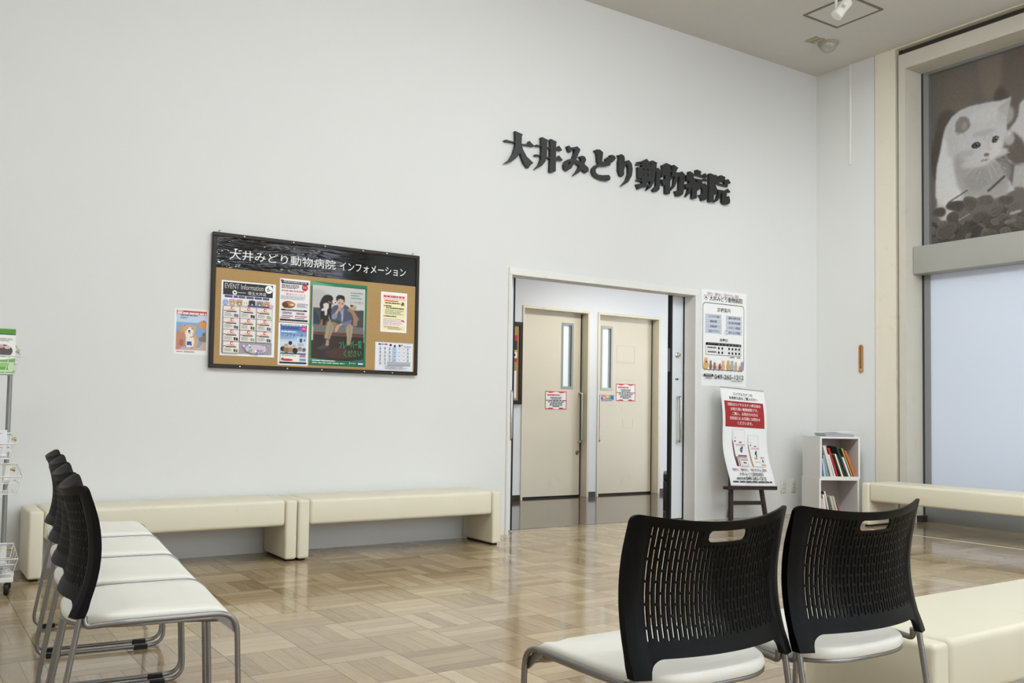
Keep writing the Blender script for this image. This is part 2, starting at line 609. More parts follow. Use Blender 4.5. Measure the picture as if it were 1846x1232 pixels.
class Sheet:
    """a printed sheet: local x to the right, z up, printed face towards -y; coordinates of the print are 0..1 with v downwards"""

    def __init__(s, w, h, paper=(244, 244, 240), th=0.0012):
        s.w, s.h, s.th = w, h, th
        s.v, s.f, s.col = [], [], []
        s.lay = 0
        v = [(x, y, z) for z in (0, h) for y in (0, th) for x in (0, w)]
        s._add(v, [(0, 2, 3, 1), (4, 5, 7, 6), (0, 1, 5, 4), (1, 3, 7, 5), (3, 2, 6, 7), (2, 0, 4, 6)], paper)

    def _add(s, v, f, c):
        n = len(s.v)
        s.v += v
        s.f += [tuple(i + n for i in q) for q in f]
        s.col += [lin(c)] * len(f)

    def _y(s):
        s.lay += 1
        return -0.00012 * s.lay

    def poly(s, pts, c):
        y = s._y()
        P = [(p[0] * s.w, (1 - p[1]) * s.h) for p in pts]
        t = geometry.tessellate_polygon([[Vector((a, b, 0)) for a, b in P]])
        F = []
        for q in t:
            a, b, d = [Vector(P[i]) for i in q]
            ar = (b - a).x * (d - a).y - (b - a).y * (d - a).x
            F.append(tuple(q) if ar > 0 else tuple(reversed(q)))
        s._add([(a, y, b) for a, b in P], F, c)
        return s

    def rect(s, x0, y0, x1, y1, c):
        return s.poly([(x0, y1), (x1, y1), (x1, y0), (x0, y0)], c)

    def rrect(s, x0, y0, x1, y1, r, c):
        """rounded rectangle, r in units of the sheet's width"""
        ry = r * s.w / s.h
        p = []
        for cx, cy, a0 in ((x1 - r, y0 + ry, 0), (x0 + r, y0 + ry, 90), (x0 + r, y1 - ry, 180), (x1 - r, y1 - ry, 270)):
            for k in range(5):
                a = math.radians(a0 + k * 22.5)
                p.append((cx + r * math.cos(a), cy - ry * math.sin(a)))
        return s.poly(p, c)

    def ell(s, cx, cy, rx, c, ry=None, n=20, a0=0, a1=360):
        ry = ry if ry is not None else rx * s.w / s.h
        full = a1 - a0 >= 360
        p = [(cx + rx * math.cos(math.radians(a0 + (a1 - a0) * k / n)), cy - ry * math.sin(math.radians(a0 + (a1 - a0) * k / n))) for k in range(n + (0 if full else 1))]
        return s.poly(p, c)

    def line(s, x0, y0, x1, y1, t, c):
        """a stroke of thickness t metres"""
        a, b = Vector((x0 * s.w, y0 * s.h)), Vector((x1 * s.w, y1 * s.h))
        d = (b - a).normalized()
        nn = Vector((-d.y, d.x)) * t / 2
        return s.poly([((p.x) / s.w, (p.y) / s.h) for p in (a + nn, b + nn, b - nn, a - nn)], c)

    def text(s, t, x0, y0, x1, y1, c, bold=0.0, rot=0.0):
        dbl = bold >= 0.01 and any(ord(k) > 0x2fff for k in t)
        v, f = text_geo(t, 0.004 if dbl else min(bold, 0.012))
        y = s._y()
        cx, cy = (x0 + x1) / 2 * s.w, (1 - (y0 + y1) / 2) * s.h
        ww, hh = (x1 - x0) * s.w, abs(y1 - y0) * s.h
        cr, sr = math.cos(rot), math.sin(rot)
        V = []
        for a, b in v:
            px, pz = (a - 0.5) * ww, (b - 0.5) * hh
            V.append((cx + px * cr - pz * sr, y, cy + px * sr + pz * cr))
        s._add(V, f, c)
        if dbl:
            d = abs(hh) * 0.035
            s._add([(q[0] + d, y - 0.00004, q[2]) for q in V], f, c)
        return s

    def lines(s, x0, y0, x1, y1, n, c, fill=0.45, seed=1, ragged=0.3):
        """illegibly small running text: n broken lines"""
        rg = random.Random(seed)
        y = s._y()
        V, F = [], []
        for i in range(n):
            ya = y0 + (y1 - y0) * i / n
            yb = ya + (y1 - y0) / n * fill
            x = x0
            xe = x1 - (x1 - x0) * ragged * rg.random()
            while x < xe:
                L = min(xe - x, (x1 - x0) * (0.06 + 0.14 * rg.random()))
                k = len(V)
                for a, b in ((x, yb), (x + L, yb), (x + L, ya), (x, ya)):
                    V.append((a * s.w, y, (1 - b) * s.h))
                F.append((k, k + 1, k + 2, k + 3))
                x += L + (x1 - x0) * (0.012 + 0.02 * rg.random())
        s._add(V, F, c)
        return s

    def grid(s, x0, y0, x1, y1, img):
        """a printed photograph: img is (rows, cols, 3) in sRGB 0..255, top row first"""
        y = s._y()
        R, Cn = img.shape[:2]
        n = len(s.v)
        us = np.linspace(x0, x1, Cn + 1) * s.w
        vs = (1 - np.linspace(y0, y1, R + 1)) * s.h
        s.v += [(float(u), y, float(q)) for q in vs for u in us]
        a = img / 255.0
        l = np.where(a <= 0.04045, a / 12.92, ((a + 0.055) / 1.055) ** 2.4)
        for i in range(R):
            for j in range(Cn):
                k = n + i * (Cn + 1) + j
                s.f.append((k + Cn + 1, k + Cn + 2, k + 1, k))
                s.col.append(tuple(l[i, j]))
        return s

    def build(s, name, m, parent=None, warp=None):
        me = bpy.data.meshes.new(name)
        V = s.v if warp is None else [warp(*p) for p in s.v]
        me.from_pydata(V, [], s.f)
        me.materials.append(m)
        at = me.attributes.new('ink', 'FLOAT_COLOR', 'FACE')
        at.data.foreach_set('color', [x for c in s.col for x in (c[0], c[1], c[2], 1.0)])
        me.update()
        o = bpy.data.objects.new(name, me)
        COL.objects.link(o)
        if parent is not None:
            o.parent = parent
        return o


class Paint:
    """soft-edged colour picture on a pixel raster; coordinates 0..1, v downwards"""

    def __init__(s, nx, ny, c):
        s.a = np.empty((ny, nx, 3))
        s.a[:] = c
        s.nx, s.ny = nx, ny
        s.X, s.Y = np.meshgrid((np.arange(nx) + 0.5) / nx, (np.arange(ny) + 0.5) / ny)

    def blur(s, m, k):
        for _ in range(k):
            p = np.pad(m, 1, mode='edge')
            m = (p[:-2, 1:-1] + p[2:, 1:-1] + p[1:-1, :-2] + p[1:-1, 2:] + 2 * m) / 6
        return m

    def mix(s, m, c, k, op=1.0):
        m = s.blur(m.astype(float), k)[..., None] * op
        s.a = s.a * (1 - m) + np.array(c, float) * m
        return s

    def mask(s, pts):
        m = np.zeros((s.ny, s.nx), bool)
        n = len(pts)
        for i in range(n):
            x0, y0 = pts[i]
            x1, y1 = pts[(i + 1) % n]
            if y0 == y1:
                continue
            c = ((y0 > s.Y) != (y1 > s.Y)) & (s.X < (x1 - x0) * (s.Y - y0) / (y1 - y0) + x0)
            m ^= c
        return m

    def poly(s, pts, c, k=1, op=1.0):
        return s.mix(s.mask(pts), c, k, op)

    def ell(s, cx, cy, rx, ry, c, k=1, op=1.0, rot=0.0):
        dx, dy = s.X - cx, s.Y - cy
        a, b = dx * math.cos(rot) + dy * math.sin(rot), -dx * math.sin(rot) + dy * math.cos(rot)
        return s.mix((a / rx) ** 2 + (b / ry) ** 2 < 1, c, k, op)

    def line(s, x0, y0, x1, y1, t, c, k=0, op=1.0):
        dx, dy = x1 - x0, y1 - y0
        L = dx * dx + dy * dy
        u = np.clip(((s.X - x0) * dx + (s.Y - y0) * dy) / L, 0, 1)
        d = np.hypot(s.X - x0 - u * dx, s.Y - y0 - u * dy)
        return s.mix(d < t, c, k, op)

    def grain(s, amp, k, seed):
        r = np.random.RandomState(seed).randn(s.ny, s.nx)
        r = s.blur(r, k)
        r = r / (r.std() + 1e-9) * amp
        s.a = np.clip(s.a + r[..., None], 0, 255)
        return s
# traced outlines, in metres on their own wall or in unit coordinates of their own sheet
GLYPH = {"大":[[[[4.027,3.214],[4.103,3.2],[4.093,3.184],[4.091,3.122],[4.145,3.125],[4.168,3.159],[4.216,3.125],[4.21,3.119],[4.091,3.116],[4.105,3.079],[4.144,3.026],[4.21,2.985],[4.182,2.962],[4.162,2.935],[4.149,2.94],[4.117,2.971],[4.09,3.023],[4.079,3.046],[4.043,2.998],[3.991,2.956],[3.928,2.933],[3.977,2.973],[4.012,3.027],[4.029,3.08],[4.033,3.119],[3.935,3.114],[3.929,3.123],[3.941,3.129],[4.031,3.124],[4.033,3.153],[4.03,3.198]]]],"井":[[[[4.284,3.209],[4.295,3.213],[4.356,3.198],[4.346,3.183],[4.345,3.129],[4.343,3.071],[4.33,3.017],[4.295,2.975],[4.224,2.933],[4.264,2.978],[4.284,3.024],[4.29,3.085],[4.288,3.165]]],[[[4.374,3.204],[4.382,3.214],[4.445,3.199],[4.436,3.185],[4.436,2.952],[4.401,2.937],[4.376,2.938],[4.378,3.066],[4.377,3.18]]],[[[4.231,3.132],[4.237,3.141],[4.289,3.141],[4.348,3.14],[4.38,3.143],[4.44,3.145],[4.468,3.172],[4.498,3.141],[4.494,3.134],[4.437,3.132],[4.378,3.132],[4.347,3.13],[4.286,3.135],[4.241,3.127]]],[[[4.222,3.051],[4.232,3.061],[4.287,3.059],[4.343,3.06],[4.379,3.06],[4.438,3.061],[4.469,3.091],[4.506,3.058],[4.5,3.051],[4.438,3.047],[4.375,3.048],[4.342,3.048],[4.284,3.054],[4.232,3.046]]]],"み":[[[[4.55,3.182],[4.574,3.193],[4.579,3.18],[4.605,3.18],[4.655,3.199],[4.691,3.177],[4.671,3.138],[4.648,3.088],[4.621,3.042],[4.597,3.003],[4.554,2.974],[4.525,2.986],[4.517,3.019],[4.531,3.051],[4.563,3.073],[4.606,3.086],[4.624,3.13],[4.63,3.169],[4.606,3.161],[4.584,3.135],[4.565,3.144]],[[4.592,3.06],[4.567,3.05],[4.555,3.031],[4.562,3.016],[4.574,3.028]]],[[[4.682,3.118],[4.708,3.129],[4.738,3.126],[4.753,3.102],[4.738,3.067],[4.72,3.035],[4.703,3.003],[4.666,2.97],[4.619,2.944],[4.651,2.983],[4.676,3.022],[4.694,3.066],[4.701,3.096]]],[[[4.606,3.086],[4.65,3.085],[4.694,3.072],[4.739,3.06],[4.78,3.036],[4.782,3.006],[4.751,2.988],[4.728,2.998],[4.71,3.013],[4.695,3.028],[4.65,3.053],[4.606,3.063]]]],"ど":[[[[4.843,3.196],[4.867,3.21],[4.901,3.213],[4.936,3.195],[4.932,3.165],[4.925,3.122],[4.933,3.112],[4.96,3.122],[4.969,3.129],[4.963,3.143],[4.974,3.151],[4.994,3.148],[4.987,3.162],[5.001,3.165],[5.02,3.164],[5.012,3.184],[5.032,3.191],[5.063,3.186],[5.078,3.168],[5.059,3.144],[5.04,3.125],[5.019,3.119],[5.016,3.096],[4.979,3.083],[4.918,3.073],[4.881,3.061],[4.855,3.033],[4.859,3.01],[4.882,2.995],[4.927,2.997],[5.003,3.011],[5.02,2.993],[5.015,2.968],[4.981,2.956],[4.928,2.954],[4.875,2.962],[4.837,2.979],[4.817,3.009],[4.821,3.039],[4.847,3.067],[4.888,3.089],[4.876,3.107],[4.873,3.149],[4.868,3.177]]]],"り":[[[[5.101,3.199],[5.14,3.215],[5.171,3.205],[5.18,3.176],[5.174,3.136],[5.196,3.166],[5.227,3.177],[5.259,3.152],[5.271,3.105],[5.261,3.043],[5.222,2.982],[5.144,2.934],[5.198,2.996],[5.221,3.055],[5.22,3.109],[5.204,3.141],[5.184,3.116],[5.171,3.077],[5.174,3.041],[5.15,3.017],[5.127,3.028],[5.11,3.067],[5.109,3.14],[5.117,3.177]]]],"動":[[[[5.324,3.176],[5.383,3.193],[5.433,3.222],[5.48,3.191],[5.473,3.181],[5.492,3.161],[5.491,3.041],[5.482,3.026],[5.441,3.02],[5.436,2.996],[5.478,3.0],[5.464,2.981],[5.371,2.956],[5.338,2.935],[5.316,2.978],[5.385,2.994],[5.382,3.011],[5.319,3.01],[5.323,3.022],[5.381,3.027],[5.379,3.036],[5.333,3.034],[5.329,3.131],[5.376,3.141],[5.38,3.157],[5.317,3.149],[5.317,3.159],[5.376,3.166],[5.38,3.175],[5.324,3.17]],[[5.393,3.132],[5.4,3.133],[5.399,3.112],[5.393,3.111]],[[5.393,3.088],[5.401,3.09],[5.399,3.061],[5.394,3.06]],[[5.443,3.136],[5.452,3.137],[5.452,3.117],[5.443,3.116]],[[5.444,3.093],[5.453,3.095],[5.451,3.066],[5.444,3.065]]],[[[5.487,3.212],[5.502,3.22],[5.561,3.207],[5.552,3.193],[5.55,3.158],[5.571,3.164],[5.605,3.139],[5.6,3.115],[5.595,3.012],[5.588,2.971],[5.558,2.947],[5.519,2.941],[5.509,2.959],[5.528,2.979],[5.546,2.993],[5.549,3.084],[5.548,3.13],[5.539,3.128],[5.532,3.082],[5.519,3.023],[5.49,2.976],[5.431,2.938],[5.467,2.987],[5.493,3.059],[5.496,3.127]]]],"物":[[[[5.618,3.195],[5.631,3.203],[5.658,3.199],[5.662,3.22],[5.673,3.223],[5.728,3.213],[5.72,3.197],[5.72,3.174],[5.74,3.166],[5.736,3.154],[5.72,3.151],[5.717,3.099],[5.742,3.109],[5.727,3.078],[5.717,3.065],[5.715,2.949],[5.688,2.943],[5.659,2.947],[5.658,3.018],[5.63,3.016],[5.61,3.065],[5.656,3.075],[5.657,3.116],[5.617,3.084],[5.613,3.106],[5.624,3.148]]],[[[5.741,3.215],[5.762,3.223],[5.816,3.204],[5.786,3.159],[5.841,3.165],[5.865,3.179],[5.901,3.154],[5.893,3.092],[5.886,2.997],[5.875,2.967],[5.84,2.946],[5.8,2.942],[5.788,2.966],[5.777,2.984],[5.823,3.0],[5.83,3.093],[5.83,3.125],[5.814,3.123],[5.803,3.078],[5.772,3.021],[5.718,2.973],[5.757,3.036],[5.771,3.116],[5.756,3.117],[5.725,3.077],[5.713,3.081],[5.736,3.125],[5.744,3.167]]]],"病":[[[[6.039,3.219],[6.052,3.225],[6.109,3.216],[6.101,3.2],[6.099,3.185],[6.134,3.186],[6.158,3.208],[6.196,3.179],[6.187,3.172],[6.134,3.168],[6.041,3.17],[6.01,3.167],[6.01,3.144],[6.013,3.14],[6.122,3.141],[6.155,3.161],[6.196,3.144],[6.188,3.136],[6.116,3.132],[6.116,3.114],[6.135,3.099],[6.151,3.113],[6.192,3.093],[6.185,2.988],[6.173,2.962],[6.14,2.947],[6.116,2.946],[6.107,2.971],[6.079,2.993],[6.123,3.009],[6.127,3.053],[6.106,3.077],[6.09,3.051],[6.052,3.022],[6.051,2.957],[6.01,2.944],[5.99,2.948],[5.993,3.06],[5.962,2.991],[5.911,2.949],[5.938,3.005],[5.949,3.042],[5.918,3.022],[5.902,3.067],[5.953,3.083],[5.953,3.106],[5.925,3.099],[5.913,3.153],[5.948,3.161],[5.948,3.19],[5.968,3.196],[6.008,3.178],[6.04,3.179]],[[6.015,3.125],[6.057,3.124],[6.056,3.105],[6.021,3.114]]]],"院":[[[[6.21,3.211],[6.224,3.218],[6.278,3.21],[6.299,3.216],[6.328,3.197],[6.308,3.167],[6.287,3.128],[6.308,3.095],[6.313,3.048],[6.288,3.023],[6.273,3.017],[6.27,2.958],[6.239,2.947],[6.208,2.947]]],[[[6.353,3.217],[6.37,3.223],[6.425,3.212],[6.417,3.189],[6.442,3.187],[6.464,3.2],[6.498,3.169],[6.485,3.158],[6.447,3.155],[6.46,3.136],[6.456,3.123],[6.354,3.126],[6.321,3.133],[6.287,3.134],[6.32,3.192],[6.354,3.189]],[[6.352,3.165],[6.417,3.164],[6.409,3.14],[6.344,3.14]]],[[[6.312,3.09],[6.321,3.079],[6.43,3.083],[6.46,3.107],[6.492,3.083],[6.486,3.073],[6.443,3.073],[6.444,3.007],[6.456,3.033],[6.478,3.039],[6.491,3.001],[6.487,2.971],[6.448,2.952],[6.406,2.95],[6.381,2.965],[6.384,3.058],[6.371,3.056],[6.355,3.006],[6.322,2.972],[6.272,2.947],[6.313,2.994],[6.33,3.038],[6.334,3.066],[6.313,3.066]]]]}
KIT = {"body":[[4.904,2.987],[4.923,3.08],[4.922,3.215],[4.91,3.348],[4.87,3.489],[4.846,3.633],[4.822,3.702],[4.76,3.783],[4.683,3.822],[4.593,3.838],[4.49,3.831],[4.39,3.825],[4.305,3.81],[4.211,3.818],[4.229,3.75],[4.248,3.67],[4.254,3.587],[4.249,3.515],[4.273,3.436],[4.284,3.382],[4.323,3.335],[4.366,3.309],[4.324,3.221],[4.276,3.127],[4.229,3.061],[4.188,2.983],[4.355,2.944],[4.599,2.99],[4.796,2.938]],"chest":[[4.731,3.428],[4.641,3.349],[4.553,3.286],[4.452,3.263],[4.366,3.302],[4.297,3.187],[4.229,3.033],[4.271,2.929],[4.644,2.998],[4.703,3.127],[4.74,3.282]],"flank":[[4.923,3.051],[4.91,3.318],[4.846,3.604],[4.792,3.531],[4.755,3.315],[4.718,3.115],[4.659,3.03],[4.796,2.953]],"ear":[[4.73,3.635],[4.722,3.721],[4.684,3.759],[4.631,3.754],[4.591,3.717],[4.583,3.656],[4.61,3.619],[4.662,3.603],[4.707,3.599]],"earr":[[4.348,3.739],[4.284,3.779],[4.219,3.81],[4.236,3.738],[4.257,3.673],[4.306,3.7]],"kit2":[[4.086,3.78],[4.14,3.739],[4.155,3.631],[4.183,3.583],[4.252,3.516],[4.288,3.411],[4.268,3.294],[4.227,3.229],[4.159,3.2],[4.092,3.185],[4.0,3.179],[3.884,3.099],[3.746,3.096],[3.691,3.616],[3.877,3.803],[3.994,3.699]],"kit2dark":[[4.266,3.463],[4.197,3.502],[4.13,3.43],[4.09,3.351],[4.051,3.273],[4.092,3.199],[4.186,3.206],[4.254,3.27],[4.288,3.369]],"kit2body":[[4.186,3.206],[4.079,3.182],[3.746,3.11],[3.723,2.906],[3.95,2.923],[4.147,3.003],[4.215,3.002]],"eyeL":[[4.578,3.463],[4.552,3.486],[4.515,3.487],[4.49,3.467],[4.493,3.438],[4.53,3.428],[4.567,3.441]],"eyeR":[[4.388,3.464],[4.378,3.497],[4.35,3.504],[4.322,3.49],[4.329,3.464],[4.353,3.444],[4.379,3.444]],"nose":[[4.465,3.364],[4.429,3.366],[4.405,3.35],[4.422,3.326],[4.451,3.335]],"mouth":[[4.494,3.309],[4.451,3.321],[4.408,3.304],[4.437,3.296],[4.487,3.297]]}
KITC = [[4.968, 4.234], [4.082, 4.253], [4.098, 2.607], [4.977, 2.617]]
LEAVES = [[4.735,2.942,0.105,0.066,60],[4.513,2.801,0.086,0.065,85],[4.889,2.91,0.078,0.06,70],[4.828,2.721,0.137,0.104,90],[4.356,2.831,0.084,0.071,110],[4.203,2.832,0.054,0.063,120],[4.232,2.712,0.068,0.028,150],[4.414,2.628,0.098,0.057,90],[4.6,2.947,0.073,0.087,100],[4.454,2.949,0.085,0.057,110],[4.271,2.915,0.082,0.049,85],[4.15,2.712,0.08,0.083,95],[4.543,2.677,0.072,0.05,75],[4.135,2.917,0.08,0.055,80],[4.937,2.843,0.055,0.09,65],[4.66,2.797,0.059,0.073,50],[4.301,2.653,0.069,0.049,70],[4.03,2.815,0.104,0.082,90],[3.888,2.722,0.113,0.094,80],[3.75,2.765,0.11,0.093,95]]
AD = {"wall":[[0.023,0.041],[0.972,0.013],[0.984,0.296],[0.024,0.315]],"sofa":[[0.024,0.301],[0.129,0.3],[0.357,0.297],[0.768,0.303],[0.98,0.292],[0.985,0.536],[0.023,0.532]],"seat":[[0.023,0.528],[0.984,0.531],[0.989,0.63],[0.026,0.619]],"plank":[[0.026,0.619],[0.988,0.62],[0.987,0.663],[0.027,0.655]],"floor":[[0.027,0.655],[0.987,0.663],[0.992,0.91],[0.028,0.939]],"dogb":[[0.135,0.246],[0.172,0.171],[0.224,0.127],[0.284,0.115],[0.351,0.124],[0.386,0.159],[0.38,0.195],[0.408,0.212],[0.389,0.24],[0.355,0.242],[0.351,0.316],[0.359,0.37],[0.355,0.444],[0.335,0.472],[0.301,0.446],[0.255,0.476],[0.23,0.532],[0.163,0.526],[0.16,0.453],[0.151,0.353]],"dogchest":[[0.201,0.242],[0.26,0.225],[0.308,0.236],[0.309,0.29],[0.277,0.329],[0.273,0.402],[0.232,0.395],[0.231,0.34],[0.171,0.343],[0.157,0.326],[0.209,0.296]],"dogface":[[0.286,0.201],[0.354,0.206],[0.382,0.232],[0.341,0.234],[0.287,0.219]],"dogmuz":[[0.367,0.187],[0.4,0.181],[0.428,0.202],[0.409,0.235],[0.375,0.232]],"dogleg1":[[0.174,0.452],[0.207,0.451],[0.203,0.524],[0.176,0.539],[0.143,0.531]],"dogleg2":[[0.308,0.382],[0.334,0.426],[0.362,0.471],[0.336,0.486],[0.31,0.446]],"hair":[[0.441,0.174],[0.446,0.132],[0.486,0.109],[0.54,0.104],[0.595,0.119],[0.61,0.159],[0.609,0.191],[0.599,0.21],[0.583,0.17],[0.528,0.155],[0.474,0.172],[0.459,0.2]],"face":[[0.461,0.182],[0.488,0.166],[0.542,0.154],[0.584,0.175],[0.592,0.211],[0.58,0.253],[0.546,0.28],[0.505,0.28],[0.477,0.245]],"neck":[[0.505,0.271],[0.56,0.272],[0.587,0.257],[0.602,0.302],[0.548,0.324],[0.513,0.307]],"jacket":[[0.357,0.297],[0.396,0.258],[0.47,0.241],[0.519,0.288],[0.561,0.314],[0.599,0.229],[0.669,0.253],[0.725,0.287],[0.756,0.35],[0.753,0.462],[0.72,0.501],[0.61,0.533],[0.554,0.494],[0.58,0.461],[0.47,0.447],[0.402,0.441],[0.36,0.407]],"shirt":[[0.513,0.307],[0.555,0.323],[0.594,0.284],[0.587,0.359],[0.58,0.47],[0.553,0.471],[0.55,0.379]],"arm":[[0.36,0.407],[0.386,0.369],[0.44,0.357],[0.468,0.383],[0.469,0.411],[0.416,0.445],[0.375,0.438]],"forearm":[[0.42,0.358],[0.479,0.3],[0.491,0.272],[0.539,0.26],[0.56,0.282],[0.534,0.311],[0.493,0.327],[0.461,0.379]],"slv":[[0.554,0.49],[0.635,0.467],[0.752,0.425],[0.734,0.5],[0.624,0.535],[0.582,0.516]],"hand":[[0.553,0.485],[0.582,0.512],[0.514,0.533],[0.489,0.585],[0.462,0.614],[0.432,0.611],[0.433,0.569],[0.473,0.521]],"legL":[[0.282,0.493],[0.322,0.468],[0.376,0.489],[0.418,0.524],[0.406,0.57],[0.381,0.627],[0.336,0.721],[0.235,0.702],[0.265,0.576]],"lap":[[0.376,0.47],[0.444,0.486],[0.5,0.511],[0.528,0.546],[0.406,0.552]],"legR":[[0.645,0.541],[0.678,0.503],[0.733,0.491],[0.776,0.517],[0.772,0.592],[0.754,0.677],[0.73,0.781],[0.661,0.788],[0.664,0.68],[0.647,0.597]],"ankle":[[0.276,0.719],[0.333,0.726],[0.319,0.81],[0.258,0.803]],"shoe":[[0.098,0.845],[0.144,0.82],[0.237,0.785],[0.271,0.802],[0.332,0.809],[0.326,0.828],[0.213,0.86],[0.119,0.863]],"teddyh":[[0.738,0.249],[0.779,0.226],[0.828,0.239],[0.839,0.271],[0.816,0.3],[0.767,0.298],[0.732,0.277],[0.704,0.265]],"teddyb":[[0.656,0.29],[0.711,0.278],[0.782,0.302],[0.825,0.346],[0.854,0.382],[0.891,0.418],[0.857,0.457],[0.859,0.504],[0.804,0.525],[0.775,0.498],[0.779,0.423],[0.756,0.359],[0.713,0.324],[0.665,0.322]],"cush":[[0.025,0.333],[0.065,0.349],[0.133,0.436],[0.148,0.49],[0.109,0.515],[0.027,0.519]]}
DOG = {"head":[[0.218,0.272],[0.25,0.289],[0.328,0.303],[0.435,0.286],[0.56,0.305],[0.669,0.3],[0.656,0.373],[0.644,0.458],[0.6,0.533],[0.665,0.602],[0.746,0.695],[0.734,0.792],[0.691,0.879],[0.599,0.93],[0.506,0.922],[0.366,0.927],[0.325,0.844],[0.324,0.628],[0.281,0.498],[0.246,0.391]],"white":[[0.289,0.509],[0.349,0.459],[0.347,0.411],[0.392,0.361],[0.485,0.357],[0.533,0.415],[0.583,0.485],[0.538,0.547],[0.557,0.619],[0.608,0.737],[0.583,0.907],[0.366,0.927],[0.34,0.844],[0.332,0.628]],"nose":[[0.392,0.451],[0.425,0.431],[0.472,0.441],[0.476,0.471],[0.443,0.491],[0.404,0.481]],"mouth":[[0.389,0.499],[0.444,0.503],[0.498,0.501],[0.46,0.524],[0.413,0.522]],"eyeL":[[0.346,0.381],[0.377,0.376],[0.396,0.399],[0.362,0.404]],"eyeR":[[0.494,0.392],[0.532,0.379],[0.548,0.396],[0.51,0.406]],"earL":[[0.258,0.294],[0.298,0.329],[0.291,0.353],[0.267,0.33]],"tag":[[0.36,0.753],[0.515,0.759],[0.527,0.867],[0.364,0.861]],"bearL":[[0.026,0.473],[0.117,0.445],[0.107,0.373],[0.174,0.322],[0.236,0.343],[0.255,0.439],[0.305,0.533],[0.318,0.869],[0.196,0.909],[0.023,0.999],[-0.002,0.737]],"bearR":[[0.989,0.468],[0.895,0.484],[0.85,0.546],[0.868,0.594],[0.745,0.647],[0.763,0.731],[1.0,0.782]],"rug":[[0.008,1.0],[0.087,0.877],[0.196,0.915],[0.755,0.924],[0.92,0.749],[0.999,0.758],[1.0,1.0]],"ball":[[0.716,0.286],[0.744,0.2],[0.82,0.154],[0.898,0.144],[0.996,0.164],[1.004,0.382],[0.907,0.393],[0.797,0.379]],"collar":[[0.448,0.635],[0.525,0.62],[0.587,0.593],[0.58,0.612],[0.495,0.648]],"pinkL":[[0.007,0.988],[0.018,0.88],[0.071,0.854],[0.197,0.921],[0.122,0.984]]}
W = 6.04          # main wall
ZC = 4.48         # ceiling
XR = 7.79         # right wall

# ------------------------------------------------------------------ room shell
struct(MB().box(-3.0, 8.6, -5.0, 6.26, -0.1, 0.0).build('floor', MT['parquet'], smooth=0), 'waxed parquet floor of basket-weave blocks')
struct(MB().box(3.4, 9.6, 6.26, 8.6, -0.1, 0.0).build('floor_corridor', MT['vinyl_floor'], smooth=0), 'glossy brown corridor floor')
struct(MB().box(-3.0, 8.6, -5.0, 6.17, ZC, ZC + 0.1).build('ceiling', MT['ceiling'], smooth=0), 'grey textured ceiling')
struct(MB().box(3.4, 9.6, 6.17, 8.6, 2.6, 2.7).build('ceiling_corridor', MT['corridor_wall'], smooth=0))
wm = MB()
wm.box(-3.0, 4.030, W, W + 0.128, 0, ZC).box(6.071, 8.6, W, W + 0.128, 0, ZC).box(4.030, 6.071, W, W + 0.128, 2.075, ZC)
struct(wm.build('wall_main', MT['wall'], smooth=0), 'tall white wall carrying the sign')
struct(MB().box(-3.1, -3.0, -5.0, 6.17, 0, ZC).build('wall_left', MT['wall'], smooth=0))
wb = MB().box(-3.0, 0.6, -5.12, -5.0, 0, ZC).box(7.4, 8.6, -5.12, -5.0, 0, ZC).box(0.6, 7.4, -5.12, -5.0, 0, 0.9).box(0.6, 7.4, -5.12, -5.0, 4.1, ZC)
struct(wb.build('wall_back', MT['wall'], smooth=0))
w2 = empty('window_2', (4.0, -5.05, 0.9))
struct(w2, 'wide window with white film behind the viewer')
MB().box(-3.4, 3.4, -0.005, 0.005, 0.0, 3.2).build('pane', MT['pane_back'], w2, smooth=0)
fr = MB()
for x in (-3.4, -2.04, -0.68, 0.68, 2.04, 3.34):
    fr.box(x, x + 0.06, -0.028, 0.048, 0.001, 3.199)
fr.box(-3.399, 3.399, -0.03, 0.05, 0.0, 0.06).box(-3.399, 3.399, -0.03, 0.05, 1.9, 1.98).box(-3.399, 3.399, -0.03, 0.05, 3.14, 3.2)
fr.build('window_frame', MT['alu'], w2, smooth=0)

# right wall, pillar, reveal and tall window
struct(MB().box(XR, 8.6, 5.632, W, 0, ZC).box(XR - 0.004, 8.6, 5.362, 5.630, 0, ZC).box(XR, 8.6, -5.0, 1.9, 0, ZC).build('wall_right', MT['wall'], smooth=0), 'white wall beside the tall window')
struct(MB().box(XR - 0.012, 8.6, 5.136, 5.352, 0, ZC).box(XR - 0.012, 8.3, 1.9, 5.136, 4.47, ZC).build('trim_1', MT['pillar'], smooth=0), 'cream painted pillar beside the window')
tr2 = MB().box(XR + 0.03, 8.6, 5.352, 5.362, 0, ZC).box(XR + 0.05, 8.6, 5.108, 5.136, 0, ZC).box(XR + 0.06, 8.2, 1.9, 5.1, 4.40, 4.475)  # recessed strips coloured dark to give the gaps their shade
struct(tr2.build('trim_2', MT['slot'], smooth=0), 'dark shadow gap round the pillar and lintel')
rv = MB().box(XR, 8.6, 5.04, 5.108, 0, 4.405)
rv.box(XR + 0.001, 8.25, 1.9, 5.0398, 4.262, 4.405)
struct(rv.build('trim_3', MT['jamb'], smooth=0), 'grey cream window reveal')
struct(MB().box(XR + 0.16, XR + 0.26, 5.0, 5.055, 0, 0.06).build('baseboard_right', MT['base_dark'], smooth=0))

